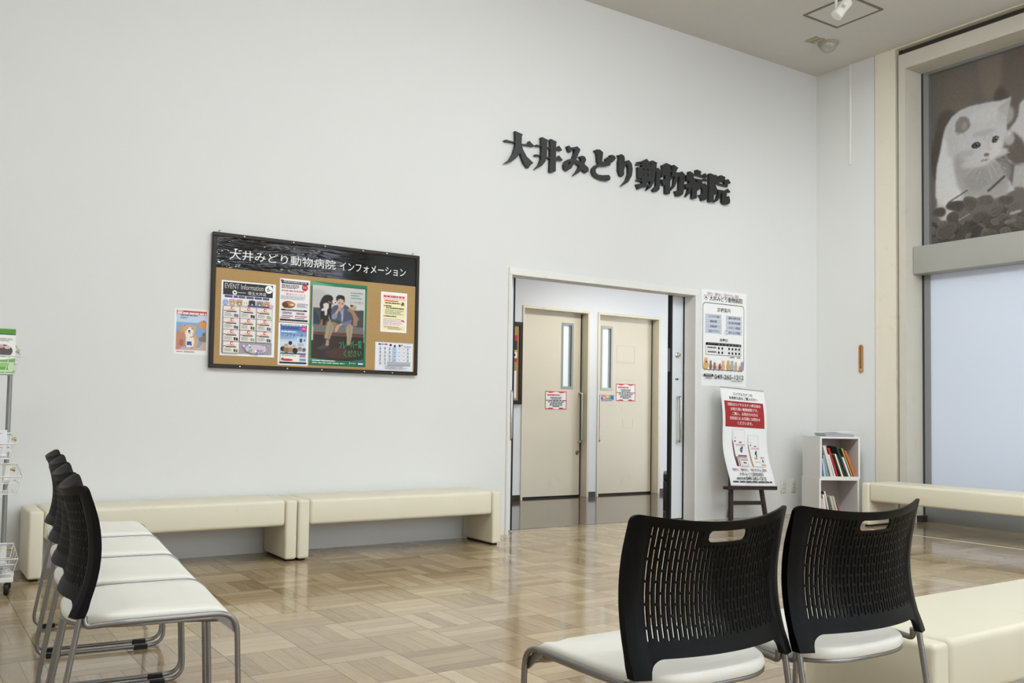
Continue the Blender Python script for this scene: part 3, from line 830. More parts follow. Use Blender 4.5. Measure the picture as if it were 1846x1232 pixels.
win = empty('window_1', (8.05, 5.04, 0.0))
struct(win, 'tall window with a kitten photograph above and frosted panes below')
f1 = MB()
f1.box(0.0, 0.06, -0.022, -0.0, 0.0, 4.27, 1)
f1.box(0.0, 0.05, -0.075, -0.0222, 0.0, 4.27, 0)
f1.box(0.0, 0.05, -3.1, -0.0752, 4.235, 4.27, 0)
f1.box(0.0, 0.05, -3.1, -0.0752, 0.0, 0.20, 0)
f1.build('window_frame', [MT['alu'], MT['alu_dark']], win, smooth=0)
MB().rbox(-0.15, 0.04, -3.1, -0.005, 2.318, 2.576, 0.006, 2).build('transom', MT['beam'], win)
MB().box(0.018, 0.026, -3.1, -0.07, 0.2, 2.33).build('lower_pane', MT['pane'], win, smooth=0)
MB().box(0.018, 0.05, -3.1, -2.27, 2.56, 4.24).build('upper_pane', MT['pane_back'], win, smooth=0)
# the printed kitten film on the upper pane
KY0, KZ0, KW, KH = 4.968, 4.237, 2.2, 1.64


def k2(p):
    return ((KY0 - p[0]) / KW, (KZ0 - p[1]) / KH)


kp = Paint(400, 298, (120, 113, 107))
for cx, cy, rx, ry, g, k in ((0.13, 0.13, 0.07, 0.12, 126, 26), (0.26, 0.04, 0.05, 0.2, 134, 24), (0.36, 0.10, 0.05, 0.22, 116, 24), (0.07, 0.33, 0.05, 0.1, 98, 20),
                             (0.04, 0.5, 0.04, 0.16, 92, 18), (0.5, 0.1, 0.1, 0.2, 118, 24), (0.75, 0.3, 0.14, 0.2, 104, 24), (0.30, 0.28, 0.03, 0.10, 96, 20)):
    kp.ell(cx, cy, rx, ry, (g, g * 0.92, g * 0.85), k)
kb = lambda n: [k2(p) for p in KIT[n]]
kp.poly(kb('kit2body'), (190, 188, 186), 5)
kp.poly(kb('body'), (212, 212, 213), 4)
kp.poly(kb('chest'), (178, 174, 170), 30, 0.95)
kp.poly(kb('flank'), (232, 233, 236), 9, 0.9)
kp.poly(kb('ear'), (142, 132, 126), 3, 0.9)
kp.poly(kb('earr'), (188, 183, 180), 6, 0.8)
kp.poly(kb('kit2'), (210, 209, 209), 4)
kp.poly(kb('kit2dark'), (112, 104, 97), 9)
_e = k2(KIT['eyeL'][0])
U = 0.0009         # one step of the fur sketch
for dx, dy, rx, ry, g, k, op in ((60, -55, 55, 16, 192, 8, 0.8), (-30, 35, 45, 22, 190, 10, 0.7), (95, 10, 18, 45, 198, 8, 0.6), (60, -150, 70, 40, 224, 14, 0.7), (110, 20, 26, 40, 228, 8, 0.7),
                                 (175, 10, 22, 34, 226, 8, 0.7), (160, -120, 36, 50, 206, 10, 0.7), (-90, -20, 30, 60, 206, 12, 0.6), (110, 70, 60, 26, 226, 8, 0.8), (20, 95, 70, 26, 216, 10, 0.8),
                                 (30, 190, 60, 60, 160, 14, 0.6), (130, 180, 50, 70, 166, 14, 0.6), (-120, 300, 50, 90, 234, 12, 0.8)):
    kp.ell(_e[0] + dx * U, _e[1] + dy * U * 1.15, rx * U, ry * U * 1.15, (g, g * 0.985, g * 0.97), k, op)
q = kb('ear')
mx, my = sum(p[0] for p in q) / len(q), sum(p[1] for p in q) / len(q)
kp.ell(mx + 0.008, my + 0.004, 0.012, 0.022, (176, 168, 162), 3, 0.8)
kp.line(mx - 0.03, my + 0.03, mx + 0.0, my + 0.055, 0.003, (214, 212, 210), 2, 0.7)
for n in ('eyeL', 'eyeR'):
    kp.poly(kb(n), (70, 66, 63), 1)
    q = kb(n)
    mx, my = sum(p[0] for p in q) / len(q), sum(p[1] for p in q) / len(q)
    kp.ell(mx + 0.003, my + 0.001, 0.009, 0.012, (128, 124, 118), 1, 0.8)
    kp.ell(mx + 0.002, my, 0.0042, 0.0085, (36, 34, 34), 0)
    kp.ell(mx + 0.004, my - 0.006, 0.0018, 0.0024, (220, 220, 220), 0)
kp.poly(kb('nose'), (126, 114, 109), 2)
kp.poly(kb('mouth'), (146, 134, 128), 2, 0.9)
_n = kb('nose')[0]
for dx, dy in ((0.10, -0.02), (0.12, 0.005), (0.11, 0.05), (0.09, 0.09), (0.06, 0.12), (0.035, 0.13), (-0.05, 0.09), (-0.03, 0.12), (-0.07, 0.07)):
    kp.line(_n[0] + 0.012, _n[1] + 0.015, _n[0] + dx, _n[1] + dy + 0.02, 0.0008, (232, 230, 228), 1, 0.75)
rg = random.Random(5)
for i in range(260):
    # tufts along the fur
    u, v_ = _e[0] + rg.uniform(-0.10, 0.22), _e[1] + rg.uniform(-0.25, 0.40)
    px, py = int(u * kp.nx), int(v_ * kp.ny)
    if 0 <= px < kp.nx and 0 <= py < kp.ny and kp.a[py, px, 0] > 150:
        g = kp.a[py, px, 0] + rg.choice((-16, 14))
        kp.line(u, v_, u + rg.uniform(-0.008, 0.008), v_ + rg.uniform(0.01, 0.025), 0.0016, (g, g * 0.985, g * 0.975), 2, 0.6)


def leaf(cu, cv_, rx, ry, g, rot):
    pts = []
    for k in range(18):
        a = 2 * math.pi * k / 18
        rr = 1.0 + 0.16 * math.cos(2 * a + rot) + 0.08 * math.sin(3 * a)
        x, y = rx * rr * math.cos(a), ry * rr * math.sin(a)
        pts.append((cu + x * math.cos(rot) - y * math.sin(rot) * rx / ry, cv_ + x * math.sin(rot) * ry / rx + y * math.cos(rot)))
    c = lambda t: (g * t, g * t * 0.94, g * t * 0.88)
    kp.poly([(cu + (p[0] - cu) * 1.08 + 0.002, cv_ + (p[1] - cv_) * 1.08 + 0.004) for p in pts], c(0.72), 3, 0.7)
    kp.poly(pts, c(1.12), 1)
    kp.poly([(cu + (p[0] - cu) * 0.86 + rx * 0.06, cv_ + (p[1] - cv_) * 0.86 + ry * 0.08) for p in pts], c(0.94), 3, 0.9)
    a = rot + 0.6
    kp.line(cu - rx * 0.75 * math.cos(a), cv_ - ry * 0.75 * math.sin(a), cu + rx * 0.75 * math.cos(a), cv_ + ry * 0.75 * math.sin(a), 0.0010, c(1.3), 1, 0.5)


kp.mix(kp.Y > 0.89, (86, 80, 74), 8, 0.9)
for i in range(110):
    yy = 0.84 + 0.16 * (i / 110) ** 0.8
    leaf(rg.uniform(0.0, 1.0), yy, rg.uniform(0.012, 0.026), rg.uniform(0.014, 0.036), rg.randint(74, 122), rg.uniform(0, 3))
for y, z, rx, ry, g in LEAVES[:11]:
    c = k2((y, z))
    leaf(c[0], c[1], rx / KW * 0.7, ry / KH * 0.75, 66 + g * 0.42, math.sin(y * 40))
for a, b2, t, g in (((4.80, 2.98), (4.62, 3.06), 0.004, 92), ((4.70, 2.80), (4.60, 2.84), 0.003, 176), ((4.22, 2.78), (4.15, 2.79), 0.008, 190), ((4.42, 3.02), (4.28, 3.12), 0.006, 84)):
    p, q = k2(a), k2(b2)
    kp.line(p[0], p[1], q[0], q[1], t, (g, g * 0.97, g * 0.92), 1, 0.85)
kp.a = np.clip(kp.a * 1.04 + 5, 0, 245)
kp.grain(1.5, 2, 3)
sh = Sheet(KW, KH, (110, 104, 98), 0.002)
sh.grid(0, 0, 1, 1, kp.a)
o = sh.build('photo_pane', MT['banner'], win)
o.rotation_euler = (0, 0, -math.pi / 2)
o.location = (0.042, KY0 - 5.04, KZ0 - KH)
o['label'] = 'monochrome photograph of a white kitten among leaves'

# doorway frame
df = MB()
df.rbox(4.006, 4.036, W - 0.012, W + 0.13, 0, 2.06, 0.002, 1).rbox(6.065, 6.106, W - 0.012, W + 0.13, 0, 2.06, 0.002, 1).rbox(4.006, 6.106, W - 0.012, W + 0.13, 2.0602, 2.118, 0.002, 1)
df.box(4.016, 4.022, W - 0.015, W - 0.0125, 0, 2.1).box(6.09, 6.096, W - 0.015, W - 0.0125, 0, 2.1)
struct(df.build('trim_4', MT['trim']), 'white frame of the sliding doorway')
struct(MB().box(4.036, 6.065, W + 0.205, W + 0.222, 0, 0.002).build('trim_5', MT['groove'], smooth=0), 'door threshold strip')


def handle(parent, x, y, z0, z1, out, r=0.0125, name='handle'):
    p = fillet([(x, y, z1), (x, y - out, z1), (x, y - out, z0), (x, y, z0)], 0.028, 6)
    return MB().tube(p, r, 10).build(name, MT['chrome'], parent)


# sliding door leaves
d1 = empty('door_1', (4.175, 6.19, 0))
struct(d1, 'white sliding leaf pushed into the left side of the doorway')
MB().rbox(-1.0, -0.016, 0, 0.035, 0.01, 2.25, 0.002, 1).build('panel', MT['slide'], d1)
MB().box(-0.0158, 0.0, -0.001, 0.036, 0.01, 2.25).build('rubber_edge', MT['rubber_gap_shade'], d1, smooth=0)
handle(d1, -0.055, 0.0, 0.745, 1.135, 0.05)
d2 = empty('door_2', (5.908, 6.19, 0))
struct(d2, 'white sliding leaf with a steel bar handle on the right side of the doorway')
MB().rbox(0.024, 1.0, 0, 0.035, 0.012, 2.25, 0.002, 1).build('panel', MT['slide'], d2)
MB().box(0.0, 0.0238, -0.001, 0.036, 0.012, 2.25).build('rubber_edge', MT['rubber_gap_shade'], d2, smooth=0)
handle(d2, 0.086, 0.0, 0.715, 1.125, 0.05)
p = fillet([(0.07, 0.035, 1.115), (0.07, 0.085, 1.115), (0.07, 0.085, 0.725), (0.07, 0.035, 0.725)], 0.028, 6)
MB().tube(p, 0.0125, 10).build('handle', MT['chrome'], d2)
MB().lathe([(0.024, 0), (0.024, 0.012), (0.016, 0.016), (0.016, 0.04), (0.012, 0.044)], 20, M=Matrix.Translation((0.082, 0, 1.515)) @ Matrix.Rotation(math.pi / 2, 4, 'X')).build('thumb_lock', MT['chrome'], d2)
MB().box(-0.006, 0.001, 0.004, 0.03, 1.36, 1.575).build('lock_plate', MT['alu'], d2, smooth=0)
sk = Sheet(0.05, 0.032, (226, 230, 232), 0.0006).poly([(0.1, 0.35), (0.5, 0.35), (0.5, 0.1), (0.95, 0.5), (0.5, 0.9), (0.5, 0.65), (0.1, 0.65)], (24, 34, 84)).rect(0.05, 0.2, 0.2, 0.8, (24, 34, 84))
sk.build('arrow_sticker', MT['paper'], d2).location = (0.062, -0.0009, 1.275)
# rail above the leaves
struct(MB().box(6.0655, 6.095, W + 0.1305, 6.1885, 0, 2.25).build('trim_7', MT['rubber_gap_shade'], smooth=0))  # dark strip painted in as the shade of the gap beside the jamb
struct(MB().box(3.2, 6.95, 6.175, 6.24, 2.25, 2.31).build('trim_6', MT['alu'], smooth=0))

# corridor
hw = MB().box(3.4, 5.682, 8.25, 8.6, 0, 2.6).box(6.585, 6.743, 8.25, 8.6, 0, 2.6).box(7.682, 9.6, 8.25, 8.6, 0, 2.6).box(5.682, 6.585, 8.25, 8.6, 2.115, 2.6).box(6.743, 7.682, 8.25, 8.6, 2.115, 2.6)
struct(hw.build('wall_corridor', MT['corridor_wall'], smooth=0), 'white corridor wall with two beige doors')
struct(MB().box(3.4, 9.6, 8.6, 8.7, 0, 2.6).build('wall_light_block', MT['slot'], smooth=0))  # unseen wall added to stop sky light leaking round the doors
struct(MB().box(3.3, 3.4, 6.17, 8.6, 0, 2.6).box(9.6, 9.7, 6.17, 8.6, 0, 2.6).build('wall_corridor_ends', MT['corridor_wall'], smooth=0))
struct(MB().box(3.4, 5.66, 8.242, 8.25, 0, 0.06).box(6.612, 6.712, 8.242, 8.25, 0, 0.06).box(7.71, 9.6, 8.242, 8.25, 0, 0.06).build('baseboard_corridor', MT['base_dark'], smooth=0))


def swing_door(n, xa, xb, gap_right, win_x, label):
    d = empty('door_%d' % n, (xa, 8.25, 0))
    struct(d, label)
    Wd = xb - xa
    f = MB()
    f.rbox(-0.026, 0.0, -0.012, 0.12, 0, 2.106, 0.002, 1).rbox(Wd, Wd + 0.032, -0.012, 0.12, 0, 2.106, 0.002, 1).rbox(-0.026, Wd + 0.032, -0.012, 0.12, 2.1062, 2.135, 0.002, 1)
    f.build('door_frame', MT['beige_frame'], d)
    a, b = win_x[0] - xa, win_x[1] - xa
    x0, x1 = 0.004, Wd - 0.02
    lf = MB()
    lf.box(x0, a, 0.1, 0.14, 0.022, 2.106).box(b, x1, 0.1, 0.14, 0.022, 2.106).box(a, b, 0.1, 0.14, 0.022, 1.235).box(a, b, 0.1, 0.14, 1.99, 2.106)
    lf.build('leaf', MT['beige'], d, smooth=0)
    MB().box(x1, Wd, 0.104, 0.16, 0, 2.1).box(0, Wd, 0.12, 0.16, 0, 0.021).build('shadow_gap', MT['rubber_gap_shade'], d, smooth=0)  # black strips stand in for the shade beside and below the leaf
    wf = MB().box(a, a + 0.022, 0.094, 0.14, 1.262, 1.963).box(b - 0.026, b, 0.094, 0.14, 1.262, 1.963).box(a, b, 0.094, 0.14, 1.235, 1.262).box(a, b, 0.094, 0.14, 1.963, 1.99)
    wf.box(b - 0.05, b - 0.0262, 0.108, 0.139, 1.2622, 1.9628)
    wf.build('window_frame', MT['alu'], d, smooth=0)
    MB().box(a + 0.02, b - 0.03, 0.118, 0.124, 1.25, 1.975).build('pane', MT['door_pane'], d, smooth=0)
    return d


dl = swing_door(3, 5.69, 6.575, True, (6.28, 6.446), 'beige corridor door on the left with a slim window strip')
handle(dl, 6.54 - 5.69, 0.1, 0.63, 1.19, 0.06)
MB().lathe([(0.022, 0), (0.022, 0.01), (0.014, 0.014)], 18, M=Matrix.Translation((6.52 - 5.69, 0.1, 0.508)) @ Matrix.Rotation(math.pi / 2, 4, 'X')).build('lock_cylinder', MT['lock'], dl)
dr = swing_door(4, 6.751, 7.672, True, (6.858, 7.034), 'beige corridor door on the right with old tape marks')
handle(dr, 6.80 - 6.751, 0.1, 0.63, 1.19, 0.06)
tm = MB()
for x0, x1, z in ((7.10, 7.38, 1.765), (7.10, 7.38, 1.575), (7.08, 7.40, 1.56), (7.10, 7.38, 1.36), (6.95, 7.1, 1.055), (7.28, 7.35, 1.06), (6.95, 7.0, 0.80), (7.2, 7.36, 0.79), (7.16, 7.2, 1.02)):
    tm.box(x0 - 6.751, x1 - 6.751, 0.0985, 0.1, z, z + 0.004)
for x, z0, z1 in ((7.10, 1.575, 1.765), (7.375, 1.575, 1.765), (7.20, 0.8, 0.9), (7.36, 0.79, 0.9)):
    tm.box(x - 6.751, x + 0.004 - 6.751, 0.0985, 0.1, z0, z1)
tm.build('tape_marks', mat('old tape residue', (200, 190, 166), 0.6), dr, smooth=0)


def door_notice(x, z, label, ink):
    s = Sheet(0.304, 0.205, (238, 238, 236), 0.0008)
    for v0, v1 in ((0, 0.05), (0.95, 1.0)):
        s.rect(0, v0, 1, v1, (206, 82, 84))
    s.rect(0, 0, 0.035, 1, (206, 110, 112)).rect(0.965, 0, 1, 1, (206, 110, 112))
    s.ell(0.5, 0.06, 0.10, (238, 238, 236), ry=0.035).ell(0.5, 0.95, 0.14, (238, 238, 236), ry=0.035)
    for cx, cy in ((0.25, 0.05), (0.75, 0.05), (0.25, 0.95), (0.75, 0.95)):
        s.ell(cx, cy, 0.12, (206, 82, 84), ry=0.045)
    s.lines(0.10, 0.17, 0.66, 0.27, 1, (206, 74, 78), 0.8, seed=ink, ragged=0)
    s.ell(0.73, 0.19, 0.03, (206, 206, 206))
    for i, (a, b) in enumerate(((0.23, 0.77), (0.27, 0.73), (0.05, 0.97), (0.13, 0.87), (0.23, 0.78), (0.2, 0.8), (0.34, 0.66))):
        s.lines(a, 0.32 + i * 0.083, b, 0.32 + i * 0.083 + 0.06, 1, (34, 32, 32), 0.72, seed=ink * 10 + i, ragged=0)
    s.rect(0.68, 0.90, 0.78, 0.94, (60, 30, 30))
    o = s.build('door_notice', MT['paper'])
    o.location = (x, 8.3485, z)
    return tag(o, label, 'notice', 'red-bordered notices on the corridor doors')


door_notice(6.057, 0.997, 'red bordered notice on the left beige door, below its slim window', 3)
door_notice(7.093, 1.110, 'red bordered notice on the right beige door, beside the coloured sticker', 5)
s = Sheet(0.197, 0.078, (214, 206, 216), 0.0006)
s.rect(0, 0, 0.33, 0.75, (214, 130, 176)).rect(0.33, 0, 0.68, 0.75, (240, 168, 92)).rect(0.68, 0, 1, 0.75, (84, 140, 204)).rect(0.33, 0.4, 0.68, 0.75, (126, 186, 96)).rect(0, 0.4, 0.15, 0.75, (84, 120, 190))
s.ell(0.24, 0.5, 0.07, (236, 232, 226)).ell(0.5, 0.3, 0.05, (240, 226, 150)).ell(0.84, 0.4, 0.07, (58, 92, 160)).ell(0.25, 0.6, 0.03, (50, 46, 60))
s.lines(0.03, 0.8, 0.9, 0.98, 1, (120, 116, 124), 0.6, 4)
o = s.build('picture_sticker', MT['paper'])
o.location = (6.867, 8.3488, 1.100)
tag(o, 'small multicoloured sticker next to the right door handle', 'sticker')

hb = empty('corridor_pinboard', (4.7, 8.25, 1.046))
tag(hb, 'dark framed cork pinboard on the corridor wall left of the doors', 'notice board')
MB().box(0, 0.955, -0.028, 0, 0, 0.04).box(0, 0.955, -0.028, 0, 0.856, 0.896).box(0, 0.04, -0.028, 0, 0.04, 0.856).box(0.915, 0.955, -0.028, 0, 0.04, 0.856).build('frame', MT['frame_brown'], hb, smooth=0)
MB().box(0.04, 0.915, -0.014, -0.001, 0.04, 0.856).build('cork_panel', MT['cork'], hb, smooth=0)
s = Sheet(0.24, 0.29, (230, 228, 224), 0.0008)
s.rect(0.5, 0, 1, 0.2, (196, 52, 56)).rect(0.4, 0.2, 1, 0.55, (52, 56, 66)).rect(0.4, 0.55, 1, 0.64, (222, 196, 70)).rect(0.5, 0.64, 1, 0.86, (236, 234, 230)).rect(0.6, 0.86, 1, 1, (196, 58, 60)).ell(0.85, 0.74, 0.06, (20, 20, 20))
o = s.build('colour_leaflet', MT['paper'])
o.location = (5.35, 8.2348, 1.505)
tag(o, 'colourful leaflet pinned high on the corridor pinboard', 'leaflet')
s = Sheet(0.21, 0.297, (238, 240, 240), 0.0008).lines(0.08, 0.08, 0.9, 0.9, 14, (150, 150, 150), 0.35, 9)
o = s.build('white_leaflet', MT['paper'])
o.location = (5.375, 8.2348, 1.112)
tag(o, 'plain white leaflet pinned low on the corridor pinboard', 'leaflet')
cbn = empty('corridor_stool', (6.278, 6.665, 0), math.radians(-43.5))
tag(cbn, 'dark brown box stool in the corridor, half hidden by the open sliding leaf', 'stool')
MB().rbox(0, 0.27, 0, 0.42, 0.02, 0.31, 0.006, 2).build('body', MT['bench_brown'], cbn)
MB().rbox(0, 0.27, 0, 0.42, 0.311, 0.385, 0.02, 3).build('cushion', MT['bench_brown'], cbn)
MB().box(0.03, 0.24, 0.03, 0.39, 0, 0.0199).build('plinth', MT['black_rubber'], cbn, smooth=0)

# ------------------------------------------------------------------ wall sign of nine separate letters
sg = empty('wall_sign', (5.23, W, 3.1))
tag(sg, 'large black clinic name in nine raised Japanese characters on the white wall', 'sign')
for ch, polys in GLYPH.items():
    b = MB()
    for i, rings in enumerate(polys):
        # overlapping strokes stand a hair apart so that no two faces coincide
        b.prism([[(p[0] - 5.23, p[1] - 3.1) for p in r] for r in rings], 6.008 - W + 0.0004 * i, -0.004, 0, 1)
    b.build('character', [MT['sign'], MT['sign_edge']], sg, smooth=0)

# ------------------------------------------------------------------ information board
bx, bz, bw, bh = 1.665, 1.225, 1.523, 0.891
nb = empty('notice_board', (bx, W, bz))
tag(nb, 'wide brown framed cork board with black title band on the white wall', 'notice board')
t = 0.026
f = MB()
f.rbox(0, bw, -0.036, -0.004, 0, t, 0.003, 1).rbox(0, bw, -0.036, -0.004, bh - t, bh, 0.003, 1).rbox(0, t, -0.036, -0.004, t, bh - t, 0.003, 1).rbox(bw - t, bw, -0.036, -0.004, t, bh - t, 0.003, 1)
f.build('frame', MT['frame_brown'], nb)
MB().box(t, bw - t, -0.026, -0.005, t, 0.660).build('cork_panel', MT['cork'], nb, smooth=0)
MB().box(t, bw - t, -0.028, -0.005, 0.6605, bh - t).build('title_panel', MT['film'], nb, smooth=0)
for tx, a, b, c_, d in (('大井みどり動物病院', 0.0, 0.575, 0.0, 1.0), ('インフォメーション', 0.60, 1.0, 0.08, 0.98)):
    hd = Sheet(1.30, 0.066, (27, 27, 28), 0.0002)
    hd.v, hd.f, hd.col = [], [], []
    hd.text(tx, a, c_, b, d, (240, 240, 238), 0.002)
    hd.build('title_lettering', MT['paper'], nb).location = (0.112, -0.0285, 0.722)
for x, z in ((0.042, bh), (1.471, bh)):
    p = [(x, -0.012, z - 0.004), (x, -0.012, z + 0.010)] + [(x + 0.007 - 0.007 * math.cos(a), -0.012, z + 0.010 + 0.007 * math.sin(a)) for a in (0.4, 0.9, 1.4, 1.9, 2.5)]
    MB().tube(p, 0.0022, 6).build('hook', MT['steel'], nb)
for x, z in ((0.206, bh - 0.012), (0.547, bh - 0.012), (0.776, bh - 0.012), (1.064, bh - 0.012), (1.253, bh - 0.012), (0.2, 0.012), (0.525, 0.012), (0.773, 0.012), (1.095, 0.012), (1.318, 0.012)):
    MB().lathe([(0.0055, 0), (0.0055, 0.0015), (0.003, 0.003)], 10, M=Matrix.Translation((x, -0.036, z)) @ Matrix.Rotation(math.pi / 2, 4, 'X')).build('screw', MT['chrome'], nb)

YB = W - 0.0272    # cork face of the board
K = (24, 22, 22)
R_ = (196, 40, 44)


def pin(o, x, z, label, cat, group=None, y=YB, ry=0.0):
    o.location = (x, y, z)
    o.rotation_euler = (0, ry, 0)
    return tag(o, label, cat, group)


# event sheet
s = Sheet(0.366, 0.495, (246, 246, 244))
s.rect(0.03, 0.02, 0.945, 0.19, (40, 34, 34))
s.text('EVENT Information', 0.06, 0.035, 0.77, 0.105, (206, 202, 198))
s.ell(0.87, 0.078, 0.075, (250, 250, 248)).text('6', 0.835, 0.05, 0.885, 0.105, (30, 28, 28), 0.01).text('月', 0.89, 0.08, 0.92, 0.1, (60, 58, 58))
s.ell(0.24, 0.155, 0.042, (248, 248, 246)).poly([(0.215, 0.165), (0.24, 0.135), (0.265, 0.165)], (40, 34, 34))
s.lines(0.29, 0.145, 0.44, 0.165, 1, (190, 186, 182), 0.6, 2, 0).text('埼玉大井店', 0.48, 0.125, 0.82, 0.175, (236, 234, 232))
s.rect(0.03, 0.19, 0.945, 0.33, (236, 236, 246))
s.lines(0.06, 0.195, 0.88, 0.235, 1, (92, 84, 120), 0.8, 6, 0)
for cx, c, hh in ((0.20, (206, 176, 140), 0.05), (0.33, (196, 156, 110), 0.045), (0.44, (236, 226, 210), 0.03), (0.56, (60, 54, 52), 0.05), (0.70, (150, 140, 132), 0.045), (0.83, (206, 160, 104), 0.05)):
    s.ell(cx, 0.29, 0.062, c, ry=hh).ell(cx - 0.04, 0.262, 0.022, c).ell(cx + 0.04, 0.262, 0.022, c).ell(cx - 0.02, 0.285, 0.008, K).ell(cx + 0.02, 0.285, 0.008, K).ell(cx, 0.302, 0.014, (240, 234, 226))
s.rect(0.48, 0.31, 0.92, 0.333, (70, 84, 120)).ell(0.08, 0.29, 0.05, (160, 176, 220)).ell(0.92, 0.31, 0.04, (232, 170, 200))
s.rect(0.03, 0.333, 0.945, 0.965, (168, 160, 172))
for r in range(4):
    for c in range(3 if r < 3 else 1):
        x0, y0 = 0.045 + c * 0.302, 0.345 + r * 0.157
        x1, y1 = x0 + 0.285, y0 + 0.147
        s.rect(x0, y0, x1, y1, (236, 230, 222))
        s.ell((x0 + x1) / 2 + 0.01, y0 + 0.02, 0.03, (222, 92, 60)).ell((x0 + x1) / 2 + 0.016, y0 + 0.022, 0.016, (236, 230, 222))
        s.lines(x0 + 0.07, y0 + 0.042, x1 - 0.07, y0 + 0.054, 1, (220, 110, 84), 0.7, r * 7 + c, 0)
        s.rect(x0 + 0.05, y0 + 0.06, x1 - 0.05, y0 + 0.074, (48, 40, 40)).rect(x0 + 0.005, y0 + 0.055, x0 + 0.05, y0 + 0.066, (206, 60, 60))
        s.lines(x0 + 0.02, y0 + 0.085, x0 + 0.17, y0 + 0.135, 4, (120, 112, 112), 0.4, r * 5 + c)
        pc = [(86, 96, 150), (52, 46, 52), (206, 150, 100), (70, 110, 80), (150, 60, 70)][(r * 3 + c) % 5]
        s.rect(x0 + 0.19, y0 + 0.095, x0 + 0.225, y0 + 0.135, pc).rect(x0 + 0.23, y0 + 0.10, x0 + 0.265, y0 + 0.138, (pc[2], pc[0], pc[1]))
s.ell(0.64, 0.90, 0.20, (206, 200, 214), ry=0.06)
for cx, cy, c in ((0.52, 0.93, (150, 180, 120)), (0.56, 0.92, (170, 150, 210)), (0.60, 0.915, (236, 200, 110)), (0.64, 0.93, (240, 236, 236)), (0.68, 0.92, (190, 120, 170)), (0.72, 0.93, (120, 160, 210)), (0.75, 0.92, (220, 120, 160)), (0.53, 0.875, (110, 150, 210)), (0.66, 0.955, (150, 120, 190))):
    s.ell(cx, cy, 0.024, c)
s.ell(0.42, 0.865, 0.02, (236, 234, 240)).ell(0.52, 0.855, 0.02, (236, 234, 240)).ell(0.80, 0.87, 0.018, (220, 226, 240))
pin(s.build('event_sheet', MT['laminate']), 1.731, 1.309, 'tall event sheet with black heading and a grid of small offers, on the board', 'poster')

# upper flyer
s = Sheet(0.214, 0.296, (240, 238, 238))
s.rect(0.05, 0.05, 0.95, 0.115, (44, 36, 40)).lines(0.12, 0.065, 0.9, 0.1, 1, (190, 180, 186), 0.7, 3, 0).rect(0.02, 0.03, 0.12, 0.07, (90, 90, 100))
s.lines(0.06, 0.14, 0.66, 0.235, 3, (60, 52, 56), 0.6, 8, 0.15)
s.ell(0.83, 0.18, 0.105, (192, 40, 52)).lines(0.76, 0.15, 0.9, 0.21, 3, (236, 200, 200), 0.4, 5, 0)
s.lines(0.06, 0.265, 0.8, 0.305, 1, (206, 90, 104), 0.7, 4, 0).text('見守りサービス', 0.2, 0.33, 0.86, 0.385, (196, 70, 92))
s.lines(0.04, 0.40, 0.86, 0.49, 4, (130, 124, 126), 0.35, 21, 0.1)
s.ell(0.30, 0.60, 0.22, (150, 84, 46), ry=0.085).ell(0.38, 0.585, 0.15, (196, 130, 82), ry=0.05).ell(0.20, 0.62, 0.10, (104, 56, 34), ry=0.06).ell(0.42, 0.60, 0.06, (236, 220, 190), ry=0.02)
s.lines(0.58, 0.56, 0.95, 0.66, 4, (100, 94, 96), 0.4, 31)
s.rect(0.06, 0.705, 0.92, 0.74, (44, 36, 38)).lines(0.2, 0.71, 0.8, 0.735, 1, (200, 196, 196), 0.5, 2, 0)
s.lines(0.10, 0.77, 0.46, 0.83, 2, (70, 60, 64), 0.5, 41).lines(0.56, 0.77, 0.9, 0.83, 2, (70, 60, 64), 0.5, 42)
s.lines(0.10, 0.85, 0.46, 0.885, 1, (196, 50, 60), 0.6, 43, 0).lines(0.52, 0.85, 0.92, 0.885, 1, (196, 50, 60), 0.6, 44, 0)
s.rect(0.05, 0.89, 0.36, 0.915, (150, 150, 156)).rect(0.52, 0.895, 0.84, 0.915, (150, 150, 156)).rect(0.03, 0.935, 0.95, 0.975, (40, 34, 34))
pin(s.build('service_flyer', MT['laminate']), 2.125, 1.557, 'white flyer with a red disc and brown picture, above the blue flyer', 'flyer', 'flyers in the middle of the board')

# blue flyer
fp = Paint(48, 64, (96, 150, 206))
fp.a[:] = np.array((206, 224, 238)) + (np.array((52, 104, 180)) - np.array((206, 224, 238))) * np.clip(1.0 - fp.Y * 2.2, 0, 1)[..., None]
s = Sheet(0.214, 0.288, (246, 247, 247))
s.grid(0.06, 0.035, 0.945, 0.965, fp.a)
s.rect(0.06, 0.035, 0.945, 0.085, (40, 86, 170)).lines(0.1, 0.045, 0.9, 0.075, 1, (220, 230, 244), 0.7, 3, 0)
s.lines(0.1, 0.10, 0.72, 0.165, 2, (30, 44, 80), 0.6, 15, 0.1).ell(0.84, 0.125, 0.095, (204, 52, 120)).lines(0.78, 0.1, 0.9, 0.15, 3, (244, 200, 220), 0.4, 6, 0)
s.lines(0.09, 0.19, 0.6, 0.225, 1, (236, 244, 252), 0.8, 5, 0).text('ニコウォーター', 0.09, 0.24, 0.94, 0.315, (28, 66, 150), 0.015)
s.lines(0.08, 0.33, 0.55, 0.39, 3, (120, 140, 170), 0.35, 8)
s.rect(0.62, 0.33, 0.92, 0.66, (206, 222, 236)).rect(0.70, 0.35, 0.80, 0.45, (120, 130, 140)).rect(0.72, 0.36, 0.78, 0.44, (60, 66, 74)).rect(0.84, 0.36, 0.9, 0.42, (90, 130, 110)).lines(0.65, 0.48, 0.88, 0.54, 2, (90, 110, 140), 0.4, 9)
